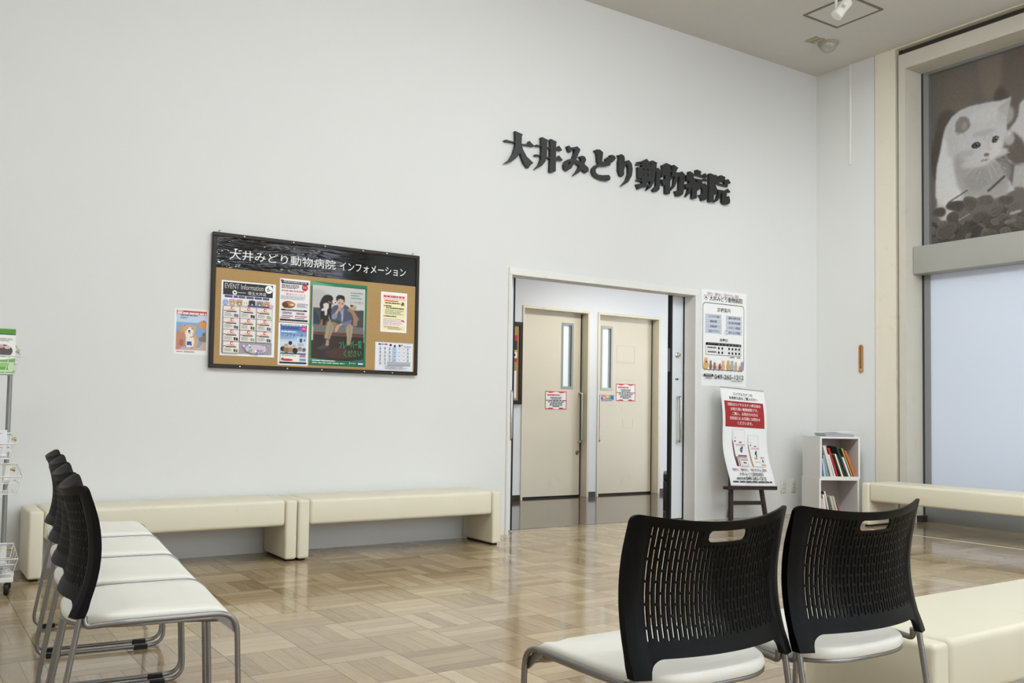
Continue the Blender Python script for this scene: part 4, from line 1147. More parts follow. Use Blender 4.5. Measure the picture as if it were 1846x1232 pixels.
for cx, cy, r, c in ((0.16, 0.62, 0.085, (60, 48, 44)), (0.28, 0.64, 0.10, (150, 118, 88)), (0.26, 0.54, 0.07, (206, 176, 140)), (0.40, 0.53, 0.05, (230, 220, 210)), (0.40, 0.47, 0.06, (30, 28, 28)), (0.52, 0.55, 0.07, (222, 190, 170)), (0.42, 0.63, 0.08, (176, 140, 104)), (0.56, 0.65, 0.09, (36, 32, 32)), (0.72, 0.60, 0.07, (170, 140, 124)), (0.86, 0.62, 0.06, (120, 104, 96))):
    s.ell(cx, cy, r, c).ell(cx - r * 0.3, cy - 0.01, 0.012, (30, 26, 26)).ell(cx + r * 0.3, cy - 0.01, 0.012, (30, 26, 26))
s.rect(0.08, 0.71, 0.92, 0.735, (50, 52, 62)).rect(0.08, 0.74, 0.74, 0.92, (240, 240, 226)).lines(0.12, 0.755, 0.6, 0.79, 2, (70, 66, 50), 0.5, 10)
s.ell(0.30, 0.875, 0.20, (196, 46, 70), ry=0.028).rect(0.11, 0.83, 0.19, 0.89, (196, 46, 70)).rect(0.70, 0.74, 0.92, 0.92, (190, 210, 230)).rect(0.72, 0.85, 0.92, 0.875, (52, 90, 160)).rect(0.72, 0.75, 0.9, 0.79, (200, 100, 110))
s.rect(0.05, 0.925, 0.945, 0.958, (24, 26, 34))
pin(s.build('water_flyer', MT['laminate']), 2.123, 1.262, 'blue flyer with a group of dogs, lowest of the two flyers beside the green poster', 'flyer', 'flyers in the middle of the board')

# green bordered poster with the seated man
ap = Paint(104, 150, (0, 0, 0))
ap.a[:] = (202, 200, 198)
pa = lambda n, c, k=1, op=1.0: ap.poly(AD[n], c, k, op)
ap.mix((ap.Y < 0.40), (206, 203, 200), 1)
ap.ell(0.1, 0.25, 0.25, 0.2, (178, 174, 172), 12, 0.6)
pa('sofa', (72, 72, 72)); pa('seat', (112, 110, 108)); pa('cush', (36, 56, 72), 1)
ap.mix(ap.Y > 0.74, (52, 38, 34), 1); pa('floor', (52, 38, 34), 1); pa('plank', (104, 60, 46), 1)
for i in range(7):
    ap.line(0.05 + i * 0.15, 0.99, 0.28 + i * 0.16, 0.72, 0.004, (86, 58, 46), 1, 0.6)
    ap.line(0.0 + i * 0.16, 0.78, 0.20 + i * 0.15, 0.98, 0.004, (36, 26, 24), 1, 0.6)
ap.ell(0.55, 0.9, 0.3, 0.07, (96, 62, 46), 6, 0.5)
pa('dogb', (30, 27, 27)); pa('dogchest', (214, 206, 200)); pa('dogface', (150, 100, 66)); pa('dogmuz', (218, 212, 206)); pa('dogleg1', (150, 104, 70)); pa('dogleg2', (176, 128, 88))
ap.ell(0.43, 0.215, 0.012, 0.010, (20, 18, 18), 0)
ap.ell(0.36, 0.178, 0.010, 0.007, (20, 16, 16), 0)
pa('neck', (188, 150, 130)); pa('jacket', (84, 86, 104)); pa('shirt', (150, 164, 196)); pa('face', (204, 170, 150)); pa('hair', (26, 24, 25))
pa('arm', (128, 140, 172)); pa('forearm', (198, 160, 138)); pa('slv', (112, 118, 148))
pa('legL', (166, 148, 118)); pa('lap', (140, 122, 96)); pa('legR', (170, 152, 122)); pa('hand', (196, 158, 136)); pa('ankle', (176, 138, 116)); pa('shoe', (66, 64, 64))
pa('teddyb', (160, 124, 96)); pa('teddyh', (182, 156, 130))
ap.ell(0.50, 0.225, 0.010, 0.005, (50, 38, 34), 0); ap.ell(0.565, 0.228, 0.010, 0.005, (50, 38, 34), 0)
ap.line(0.495, 0.212, 0.515, 0.213, 0.004, (60, 44, 38)); ap.line(0.555, 0.216, 0.58, 0.217, 0.004, (60, 44, 38))
ap.line(0.535, 0.24, 0.54, 0.265, 0.004, (176, 138, 120)); ap.line(0.52, 0.29, 0.555, 0.292, 0.004, (150, 96, 88))
for n_, c_ in (('legL', (120, 104, 80)), ('legR', (124, 108, 84))):
    q = AD[n_]
    ap.line(q[2][0] - 0.02, q[2][1] + 0.03, q[6][0] - 0.02, q[6][1] - 0.02, 0.012, c_, 2, 0.5)
ap.ell(0.74, 0.24, 0.03, 0.012, (70, 54, 46), 1)
s = Sheet(0.424, 0.585, (44, 124, 84))
s.poly([(0, 0), (0.42, 0.035), (0.0, 0.055)], (92, 170, 126)).poly([(1, 0.035), (0.5, 0.03), (1, 0.06)], (24, 96, 66))
s.grid(0.03, 0.045, 0.965, 0.935, ap.a)
s.poly([(0.0, 0.925), (0.6, 0.945), (1, 0.9), (1, 1.0), (0, 1.0)], (34, 112, 76)).poly([(0, 0.915), (0.45, 0.935), (0, 0.945)], (64, 146, 104))
s.text('フレーバー錠', 0.51, 0.685, 0.92, 0.785, (40, 140, 90), 0.014, 0.08).text('ください', 0.60, 0.80, 0.92, 0.88, (40, 140, 90), 0.014, 0.06)
for i, (a, b) in enumerate(((0.7, 0.92), (0.7, 0.86), (0.7, 0.91))):
    s.lines(a, 0.095 + i * 0.032, b, 0.12 + i * 0.032, 1, (120, 150, 136), 0.55, 61 + i, 0)
s.text('どっちを選ぶ?', 0.69, 0.2, 0.94, 0.232, (104, 146, 126))
s.lines(0.05, 0.935, 0.45, 0.955, 1, (214, 232, 222), 0.6, 71, 0).lines(0.05, 0.962, 0.62, 0.98, 1, (200, 224, 212), 0.6, 72, 0)
s.rect(0.70, 0.945, 0.72, 0.97, (150, 200, 176)).rect(0.73, 0.955, 0.82, 0.962, (180, 214, 198)).ell(0.90, 0.962, 0.07, (28, 60, 140), ry=0.018).rect(0.86, 0.952, 0.95, 0.97, (236, 240, 246))
pin(s.build('tablet_poster', MT['laminate']), 2.347, 1.269, 'green bordered poster of a seated man between a black dog and teddy bear', 'poster')

# yellow notice
s = Sheet(0.211, 0.292, (248, 248, 244))
s.rect(0.07, 0.06, 0.95, 0.955, (246, 240, 188)).rect(0.07, 0.06, 0.95, 0.17, (244, 226, 220))
s.lines(0.10, 0.085, 0.9, 0.14, 1, (206, 80, 90), 0.9, 3, 0).lines(0.10, 0.17, 0.95, 0.19, 1, (206, 110, 110), 0.5, 4, 0)
s.rect(0.14, 0.205, 0.66, 0.235, (214, 96, 104)).lines(0.16, 0.26, 0.74, 0.3, 1, (70, 60, 60), 0.7, 5, 0)
s.ell(0.84, 0.265, 0.05, (110, 80, 60)).ell(0.80, 0.30, 0.03, (40, 34, 34)).ell(0.88, 0.31, 0.025, (190, 140, 100))
s.ell(0.125, 0.345, 0.022, (206, 70, 80)).lines(0.17, 0.335, 0.4, 0.37, 1, (40, 36, 36), 0.7, 6, 0).lines(0.2, 0.385, 0.9, 0.42, 1, (50, 46, 46), 0.7, 7, 0)
s.lines(0.16, 0.44, 0.9, 0.57, 5, (110, 104, 96), 0.35, 8, 0.2).ell(0.125, 0.605, 0.022, (206, 70, 80)).lines(0.17, 0.59, 0.6, 0.625, 1, (50, 46, 46), 0.7, 9, 0)
s.rect(0.07, 0.655, 0.95, 0.85, (250, 236, 226)).lines(0.10, 0.665, 0.86, 0.84, 5, (140, 110, 110), 0.3, 10, 0.2).ell(0.83, 0.70, 0.05, (196, 90, 90), ry=0.022).ell(0.88, 0.72, 0.025, (110, 70, 60))
s.lines(0.12, 0.865, 0.7, 0.89, 1, (200, 80, 84), 0.6, 12, 0).lines(0.28, 0.90, 0.86, 0.94, 2, (120, 110, 90), 0.4, 13)
pin(s.build('yellow_notice', MT['laminate']), 2.882, 1.534, 'pale yellow notice at the right end of the cork board, above the calendar sheet', 'notice')

# clinic calendar
s = Sheet(0.305, 0.206, (226, 230, 240))
s.rect(0.03, 0.04, 0.97, 0.96, (234, 236, 244)).rect(0.08, 0.05, 0.2, 0.1, (60, 70, 110)).rect(0.14, 0.05, 0.26, 0.10, (120, 170, 210)).rect(0.26, 0.05, 0.32, 0.1, (206, 70, 84))
s.ell(0.40, 0.09, 0.03, (40, 36, 38)).ell(0.51, 0.12, 0.03, (70, 62, 58)).ell(0.64, 0.10, 0.03, (60, 54, 54)).ell(0.70, 0.08, 0.02, (150, 110, 90)).lines(0.75, 0.1, 0.95, 0.16, 2, (110, 110, 124), 0.4, 4, 0)
s.rect(0.44, 0.16, 0.55, 0.68, (178, 204, 228))
for r in range(6):
    s.line(0.08, 0.16 + r * 0.13, 0.93, 0.16 + r * 0.13, 0.0006, (150, 154, 170))
for c in range(8):
    s.line(0.08 + c * 0.1214, 0.16, 0.08 + c * 0.1214, 0.81, 0.0006, (170, 174, 188))
for r in range(5):
    for c in range(7):
        if r == 4 and c > 1:
            continue
        x0, y0 = 0.10 + c * 0.1214, 0.185 + r * 0.13
        if c == 3:
            s.rect(x0 + 0.02, y0 + 0.03, x0 + 0.06, y0 + 0.045, (60, 66, 90))
        elif c in (4, 5):
            s.poly([(x0, y0), (x0 + 0.04, y0 + 0.03), (x0 + 0.08, y0), (x0 + 0.04, y0 + 0.045)], (60, 60, 72))
        else:
            s.lines(x0 + 0.01, y0, x0 + 0.06, y0 + 0.09, 3, (80, 80, 92), 0.5, r * 9 + c)
s.rect(0.325, 0.685, 0.93, 0.80, (176, 178, 186)).lines(0.25, 0.83, 0.9, 0.95, 4, (120, 120, 130), 0.35, 77, 0.3).rect(0.46, 0.82, 0.465, 0.95, (120, 120, 130)).line(0.3, 0.935, 0.8, 0.94, 0.001, (220, 200, 90))
pin(s.build('calendar_sheet', MT['laminate']), 2.845, 1.252, 'laminated calendar sheet in the lower right corner of the cork board', 'calendar')

# dog poster on the wall
dp = Paint(66, 86, (120, 160, 206))
dp.a[:] = (130, 170, 212)
dp.mix(dp.Y < 0.22, (196, 214, 236), 4)
dq = lambda n, c, k=1, op=1.0: dp.poly(DOG[n], c, k, op)
dq('bearL', (196, 140, 110), 1); dq('bearR', (138, 122, 112), 1); dq('rug', (206, 176, 164), 1); dq('pinkL', (214, 130, 124), 1)
dp.ell(0.2, 0.42, 0.09, 0.09, (214, 164, 134), 2, 0.7); dp.ell(0.18, 0.80, 0.07, 0.1, (166, 96, 80), 2, 0.8); dp.ell(0.93, 0.55, 0.02, 0.015, (30, 26, 28), 0)
dq('ball', (222, 150, 92)); dp.ell(0.9, 0.17, 0.035, 0.03, (120, 122, 140), 0)
dq('head', (214, 170, 122)); dq('white', (240, 232, 222)); dq('nose', (34, 30, 32), 0); dq('mouth', (80, 50, 52), 0); dq('eyeL', (40, 32, 30), 0); dq('eyeR', (40, 32, 30), 0); dq('earL', (120, 92, 76), 0); dq('collar', (74, 54, 50), 0); dq('tag', (36, 90, 180), 0)
dp.ell(0.53, 0.93, 0.05, 0.02, (206, 110, 110), 1, 0.7)
s = Sheet(0.217, 0.297, (240, 240, 238))
s.grid(0.065, 0.13, 0.945, 0.90, dp.a)
s.rect(0.065, 0.045, 0.945, 0.13, (200, 84, 66)).rect(0.09, 0.055, 0.25, 0.075, (238, 226, 220)).lines(0.085, 0.085, 0.93, 0.125, 1, (246, 236, 230), 0.85, 5, 0)
s.lines(0.18, 0.14, 0.72, 0.17, 1, (60, 66, 84), 0.6, 6, 0.1).lines(0.18, 0.185, 0.42, 0.23, 2, (80, 90, 110), 0.5, 7)
s.lines(0.09, 0.93, 0.26, 0.955, 1, (170, 100, 90), 0.7, 8, 0).lines(0.30, 0.925, 0.66, 0.96, 3, (80, 80, 84), 0.5, 9)
pin(s.build('dog_poster', MT['laminate']), 1.444, 1.304, 'small laminated poster of a tan dog on the wall left of the cork board', 'poster', y=W - 0.0015)

# clinic guide poster
PR = (150, 66, 110)
s = Sheet(0.60, 0.897, (243, 243, 241))
s.text('「安全で」「健やかに」「長生きできる」気持ち', 0.12, 0.025, 0.82, 0.062, PR, 0.012)
s.poly([(0.05, 0.06), (0.135, 0.06), (0.135, 0.085), (0.128, 0.10), (0.092, 0.115), (0.057, 0.10), (0.05, 0.085)], (96, 104, 140)).poly([(0.056, 0.065), (0.129, 0.065), (0.129, 0.085), (0.122, 0.097), (0.092, 0.11), (0.063, 0.097), (0.056, 0.085)], (246, 246, 246)).ell(0.093, 0.084, 0.014, (24, 28, 60)).rect(0.073, 0.081, 0.113, 0.087, (24, 28, 60)).rect(0.086, 0.072, 0.1, 0.097, (24, 28, 60))
s.text('大井みどり動物病院', 0.165, 0.058, 0.905, 0.115, (26, 24, 26), 0.022)
s.rrect(0.02, 0.135, 0.945, 0.835, 0.06, (86, 50, 50)).rrect(0.03, 0.142, 0.935, 0.828, 0.052, (244, 244, 242))
s.text('診療案内', 0.34, 0.178, 0.63, 0.225, (34, 28, 32), 0.02)
rows = (('フィラリア予防', '避妊去勢手術'), ('健康診断', '狂犬病予防接種'), ('皮膚病治療', 'パピー相談'), ('混合ワクチン', '赤ちゃん相談'))
for i, (a, b) in enumerate(rows):
    y0 = 0.253 + i * 0.051
    s.poly([(0.07, y0), (0.44, y0), (0.425, y0 + 0.025), (0.44, y0 + 0.047), (0.07, y0 + 0.047), (0.085, y0 + 0.025)], (196, 203, 218))
    s.poly([(0.525, y0), (0.895, y0), (0.88, y0 + 0.025), (0.895, y0 + 0.047), (0.525, y0 + 0.047), (0.54, y0 + 0.025)], (196, 203, 218))
    s.text(a, 0.15 if len(a) > 5 else 0.18, y0 + 0.011, 0.38 if len(a) > 5 else 0.33, y0 + 0.037, (40, 36, 44), 0.014)
    s.text(b, 0.59, y0 + 0.011, 0.85, y0 + 0.037, (40, 36, 44), 0.014)
s.ell(0.535, 0.436, 0.035, (70, 80, 110)).ell(0.535, 0.436, 0.03, (226, 230, 236)).ell(0.56, 0.43, 0.025, (70, 80, 110)).ell(0.56, 0.43, 0.02, (226, 230, 236))
s.text('診療日', 0.395, 0.50, 0.565, 0.532, (34, 28, 32), 0.02)
s.rrect(0.085, 0.548, 0.875, 0.678, 0.025, (70, 66, 68)).rrect(0.09, 0.552, 0.87, 0.674, 0.022, (242, 242, 240)).rect(0.085, 0.553, 0.875, 0.578, (34, 30, 32))
s.lines(0.13, 0.558, 0.3, 0.572, 1, (90, 86, 88), 0.5, 3, 0)
for i, d in enumerate('月火水木金土日'):
    x0 = 0.352 + i * 0.0755
    s.text(d, x0 + 0.005, 0.558, x0 + 0.035, 0.574, (206, 204, 204))
    s.line(x0 - 0.017, 0.58, x0 - 0.017, 0.672, 0.001, (150, 148, 148))
    for y0 in (0.604, 0.65):
        if i == 2:
            s.rect(x0 + 0.012, y0 - 0.003, x0 + 0.028, y0 + 0.001, (90, 86, 88))
        else:
            s.ell(x0 + 0.02, y0, 0.019, (26, 22, 24), ry=0.0145)
s.line(0.09, 0.627, 0.87, 0.627, 0.001, (150, 148, 148))
s.lines(0.115, 0.593, 0.31, 0.615, 1, (110, 106, 108), 0.7, 4, 0).lines(0.125, 0.638, 0.31, 0.66, 1, (110, 106, 108), 0.7, 5, 0)
s.ell(0.63, 0.692, 0.010, (40, 36, 38)).lines(0.65, 0.685, 0.71, 0.7, 1, (90, 86, 88), 0.7, 6, 0).lines(0.78, 0.685, 0.85, 0.7, 1, (130, 126, 128), 0.7, 7, 0)
pets = ((0.09, 0.10, (222, 178, 106), 0.05), (0.19, 0.075, (120, 104, 100), 0.028), (0.275, 0.06, (176, 96, 78), 0.032), (0.33, 0.045, (226, 206, 196), 0.018), (0.385, 0.05, (140, 70, 60), 0.028), (0.46, 0.08, (222, 176, 110), 0.036), (0.575, 0.085, (216, 166, 110), 0.036), (0.66, 0.085, (176, 176, 180), 0.04), (0.745, 0.075, (206, 170, 120), 0.026), (0.83, 0.04, (196, 140, 150), 0.022), (0.885, 0.08, (168, 150, 160), 0.036))
for x0, hh, c, ww in pets:
    s.ell(x0, 0.825 - hh * 0.38, ww, c, ry=hh * 0.42).ell(x0, 0.825 - hh * 0.9, ww * 0.62, c, ry=hh * 0.26)
    s.poly([(x0 - ww * 0.55, 0.825 - hh * 0.95), (x0 - ww * 0.45, 0.825 - hh * 1.25), (x0 - ww * 0.1, 0.825 - hh * 1.05)], c).poly([(x0 + ww * 0.55, 0.825 - hh * 0.95), (x0 + ww * 0.45, 0.825 - hh * 1.25), (x0 + ww * 0.1, 0.825 - hh * 1.05)], c)
    s.line(x0 - ww * 0.6, 0.835, x0 - ww * 1.1, 0.85, 0.004, c)
s.ell(0.09, 0.752, 0.02, (190, 70, 66), ry=0.01)
s.rect(0.03, 0.877, 0.235, 0.902, (34, 30, 32)).lines(0.06, 0.882, 0.2, 0.898, 1, (190, 186, 186), 0.7, 8, 0).text('病院直通', 0.07, 0.912, 0.195, 0.928, (40, 36, 38), 0.01)
s.text('049-265-1212', 0.262, 0.877, 0.912, 0.927, (30, 26, 28), 0.008).lines(0.63, 0.938, 0.88, 0.948, 1, (120, 116, 118), 0.7, 9, 0)
o = s.build('clinic_poster', MT['laminate'])
pin(o, 6.152, 1.235, 'tall white clinic guide poster taped on the wall right of the doorway', 'poster', y=W - 0.0015)

# ------------------------------------------------------------------ easel and its hanging sheet
ez = empty('easel', (6.50, 5.79, 0.0))
ez.rotation_euler = (0, math.radians(2.2), 0)
tag(ez, 'dark brown wooden easel standing against the wall right of the doorway', 'easel')
lean = math.tan(math.radians(8.2))


def ept(x, z, dy=0.0):
    return (x, z * lean - 0.045 + dy, z)


for sx in (-1, 1):
    b = MB()
    a0, a1 = Vector(ept(sx * 0.235, 0.0, 0.03)), Vector(ept(sx * 0.10, 1.20, 0.03))
    hw_, hd_ = 0.02, 0.012
    v = [a + Vector((i * hw_, j * hd_, 0)) for a in (a0, a1) for j in (-1, 1) for i in (-1, 1)]
    b.add(v, [(0, 2, 3, 1), (4, 5, 7, 6), (0, 1, 5, 4), (1, 3, 7, 5), (3, 2, 6, 7), (2, 0, 4, 6)])
    b.build('leg', MT['easel'], ez, smooth=0)
MB().rbox(-0.325, 0.325, -0.060, 0.012, 0.290, 0.318, 0.004, 1).rbox(-0.325, 0.325, -0.060, -0.052, 0.318, 0.326, 0.002, 1).build('ledge', MT['easel'], ez)
MB().box(-0.205, 0.205, -0.012, 0.012, 0.150, 0.185, M=Matrix.Translation((0, 0.165 * lean - 0.015, 0))).build('crossbar', MT['easel'], ez, smooth=0)
MB().tube([(0.0, 0.15, 1.15), (0.0, 0.225, 0.01)], 0.014, 8).build('rear_leg', MT['easel'], ez)
MB().box(-0.13, 0.13, -0.012, 0.012, 1.14, 1.18, M=Matrix.Translation((0, 1.16 * lean - 0.015 + 0.026, 0))).build('top_rail', MT['easel'], ez, smooth=0)

s = Sheet(0.588, 0.90, (241, 241, 240), 0.0012)
s.rect(0, 0, 1, 0.006, (60, 60, 64)).rect(0, 0.988, 1, 1, (226, 226, 226))
s.rect(0.02, 0.018, 0.98, 0.0195, (190, 190, 192)).rect(0.02, 0.018, 0.022, 0.98, (206, 206, 208)).rect(0.978, 0.018, 0.98, 0.98, (206, 206, 208))
s.text('ロイヤルカナンの', 0.28, 0.045, 0.71, 0.078, (40, 38, 40), 0.01).text('食事療法食をご購入の方へ', 0.17, 0.088, 0.82, 0.122, (34, 32, 34), 0.014)
s.rect(0.055, 0.138, 0.94, 0.402, (166, 48, 50))
for i, (tx, a, b) in enumerate((('当院はロイヤルカナン療法食の', 0.12, 0.87), ('お取り扱い動物病院です。', 0.18, 0.80), ('ご購入、お問合せの方は', 0.21, 0.79), ('当院窓口にお気軽にお問合せ', 0.15, 0.84), ('くださいませ。', 0.32, 0.66))):
    s.text(tx, a, 0.155 + i * 0.047, b, 0.188 + i * 0.047, (244, 226, 222), 0.012)


def food_bag(x0, y0, x1, y1, stripe):
    ww, hh = x1 - x0, y1 - y0
    s.poly([(x0 + ww * 0.04, y0), (x1 - ww * 0.04, y0), (x1, y0 + hh * 0.1), (x1 - ww * 0.02, y1), (x0 + ww * 0.1, y1), (x0, y0 + hh * 0.3)], (226, 225, 226))
    s.poly([(x0 + ww * 0.1, y0 + hh * 0.03), (x1 - ww * 0.08, y0 + hh * 0.03), (x1 - ww * 0.05, y1), (x0 + ww * 0.16, y1)], (238, 238, 238))
    s.poly([(x0 + ww * 0.0, y0 + hh * 0.28), (x0 + ww * 0.08, y0 + hh * 0.36), (x0 + ww * 0.2, y1), (x0 + ww * 0.1, y1)], stripe)
    s.rect(x0 + ww * 0.2, y0 + hh * 0.22, x0 + ww * 0.28, y0 + hh * 0.26, (190, 190, 194)).ell(x0 + ww * 0.22, y0 + hh * 0.33, ww * 0.05, (40, 40, 48))
    cx = x0 + ww * 0.62
    s.poly([(cx - ww * 0.1, y0 + hh * 0.375), (cx - ww * 0.11, y0 + hh * 0.335), (cx - ww * 0.05, y0 + hh * 0.355), (cx, y0 + hh * 0.325), (cx + ww * 0.05, y0 + hh * 0.355), (cx + ww * 0.11, y0 + hh * 0.335), (cx + ww * 0.1, y0 + hh * 0.375)], (176, 44, 50))
    s.text('ROYAL CANIN', x0 + ww * 0.26, y0 + hh * 0.40, x1 - ww * 0.06, y0 + hh * 0.43, (176, 44, 50), 0.02).rect(x0 + ww * 0.26, y0 + hh * 0.44, x1 - ww * 0.04, y0 + hh * 0.448, (176, 60, 60))


food_bag(0.20, 0.42, 0.49, 0.80, (96, 40, 44))
s.ell(0.385, 0.635, 0.03, (120, 118, 130), ry=0.028).ell(0.41, 0.61, 0.016, (70, 66, 90), ry=0.016).rect(0.30, 0.685, 0.49, 0.70, (150, 92, 84)).rect(0.30, 0.70, 0.49, 0.715, (176, 168, 164))
s.rrect(0.325, 0.715, 0.50, 0.805, 0.02, (206, 204, 204)).rect(0.345, 0.735, 0.485, 0.785, (236, 234, 234)).rect(0.345, 0.735, 0.485, 0.742, (160, 80, 76)).rect(0.38, 0.757, 0.45, 0.772, (150, 92, 84))
s.rect(0.25, 0.70, 0.27, 0.80, (90, 60, 64)).rect(0.29, 0.70, 0.305, 0.80, (90, 60, 64))
food_bag(0.545, 0.475, 0.80, 0.80, (186, 140, 92))
s.ell(0.70, 0.665, 0.022, (60, 60, 66), ry=0.016).ell(0.715, 0.645, 0.012, (60, 60, 66), ry=0.014).ell(0.71, 0.69, 0.012, (60, 60, 66), ry=0.014).rect(0.65, 0.705, 0.72, 0.725, (206, 170, 106)).rect(0.64, 0.75, 0.78, 0.758, (206, 180, 140))
s.poly([(0.77, 0.69), (0.88, 0.69), (0.89, 0.80), (0.765, 0.80)], (230, 229, 228)).rect(0.785, 0.705, 0.87, 0.712, (176, 60, 60)).ell(0.83, 0.742, 0.015, (70, 70, 74), ry=0.016).rect(0.78, 0.775, 0.88, 0.79, (206, 170, 120))
s.text('「安全で」「健やかに」「長生きできる」気持ち', 0.10, 0.82, 0.86, 0.852, PR, 0.012)
s.text('大井みどり動物病院', 0.22, 0.862, 0.76, 0.90, (34, 32, 34))
s.text('病院直通', 0.145, 0.912, 0.33, 0.938, (26, 24, 26), 0.02).text('049-265-1212', 0.345, 0.906, 0.80, 0.942, (22, 20, 22), 0.03)
s.lines(0.05, 0.952, 0.92, 0.97, 1, (70, 66, 68), 0.75, 11, 0)
cs_, sn_ = math.cos(math.radians(8.2)), math.sin(math.radians(8.2))


def wave(x, y, z):
    u = 1 - z / 0.90
    dy = y - 0.022 * math.sin(u * 2 * math.pi * 1.15 + 0.5) * (0.25 + 0.75 * u) - 0.010 * math.sin(x * 4) * u
    dx = 0.020 * (u - 0.5) + 0.012 * math.sin(u * 2 * math.pi * 1.25) * u
    X, Yl = x - 0.294 + dx, dy
    return (X, z * sn_ + Yl * cs_, z * cs_ - Yl * sn_)


def refine(s, step):
    """cut the sheet's faces into bands so that it can hang in waves"""
    bm = bmesh.new()
    lay = bm.faces.layers.float_color.new('c')
    vs = [bm.verts.new(p) for p in s.v]
    for f, c in zip(s.f, s.col):
        try:
            q = bm.faces.new([vs[i] for i in f])
            q[lay] = (c[0], c[1], c[2], 1)
        except ValueError:
            pass
    z = step
    while z < s.h:
        bmesh.ops.bisect_plane(bm, geom=bm.verts[:] + bm.edges[:] + bm.faces[:], plane_co=(0, 0, z), plane_no=(0, 0, 1))
        z += step
    bm.verts.index_update()
    s.v = [tuple(v.co) for v in bm.verts]
    s.f = [tuple(v.index for v in f.verts) for f in bm.faces]
    s.col = [tuple(f[lay][:3]) for f in bm.faces]
    bm.free()


refine(s, 0.03)
o = s.build('hanging_poster', MT['paper'], warp=wave)
o.location = (6.510, 5.772, 0.3215)
o.rotation_euler = (0, math.radians(2.6), 0)
tag(o, 'white poster with a red text block and food bags, propped on the brown easel', 'poster')

# ------------------------------------------------------------------ benches
def bench(loc, rz, L, label, depth=0.41, h=0.385):
    r = empty('bench', loc, rz)
    tag(r, label, 'bench', 'cream vinyl benches')
    e = 0.076
    MB().rbox(-L / 2 + e + 0.002, L / 2 - e - 0.002, -depth / 2, depth / 2, h - 0.160, h + 0.004, 0.022, 4).build('seat', MT['bench'], r)
    for sx in (-1, 1):
        x0 = sx * (L / 2 - e / 2)
        b = MB().rbox(x0 - e / 2, x0 + e / 2, -depth / 2 - 0.002, depth / 2 + 0.002, 0.014, h, 0.016, 4).build('end_panel', MT['bench'], r)
        MB().box(x0 - 0.022, x0 + 0.022, -depth / 2 + 0.03, depth / 2 - 0.03, 0.0, 0.016).build('foot', MT['black_rubber'], b, smooth=0)
    return r


bench((1.374, 5.810, 0), 0, 1.527, 'cream bench along the wall under the cork board, behind the row of chairs')
bench((2.914, 5.805, 0), 0, 1.541, 'cream bench along the wall, ending beside the sliding doorway')
bench((7.40, 4.345, 0), math.pi / 2, 1.50, 'cream bench in front of the tall frosted window, beside the white bookshelf')
bench((3.02, 1.60, 0), 0, 1.50, 'cream bench in the near right corner beyond the two black chair backs')

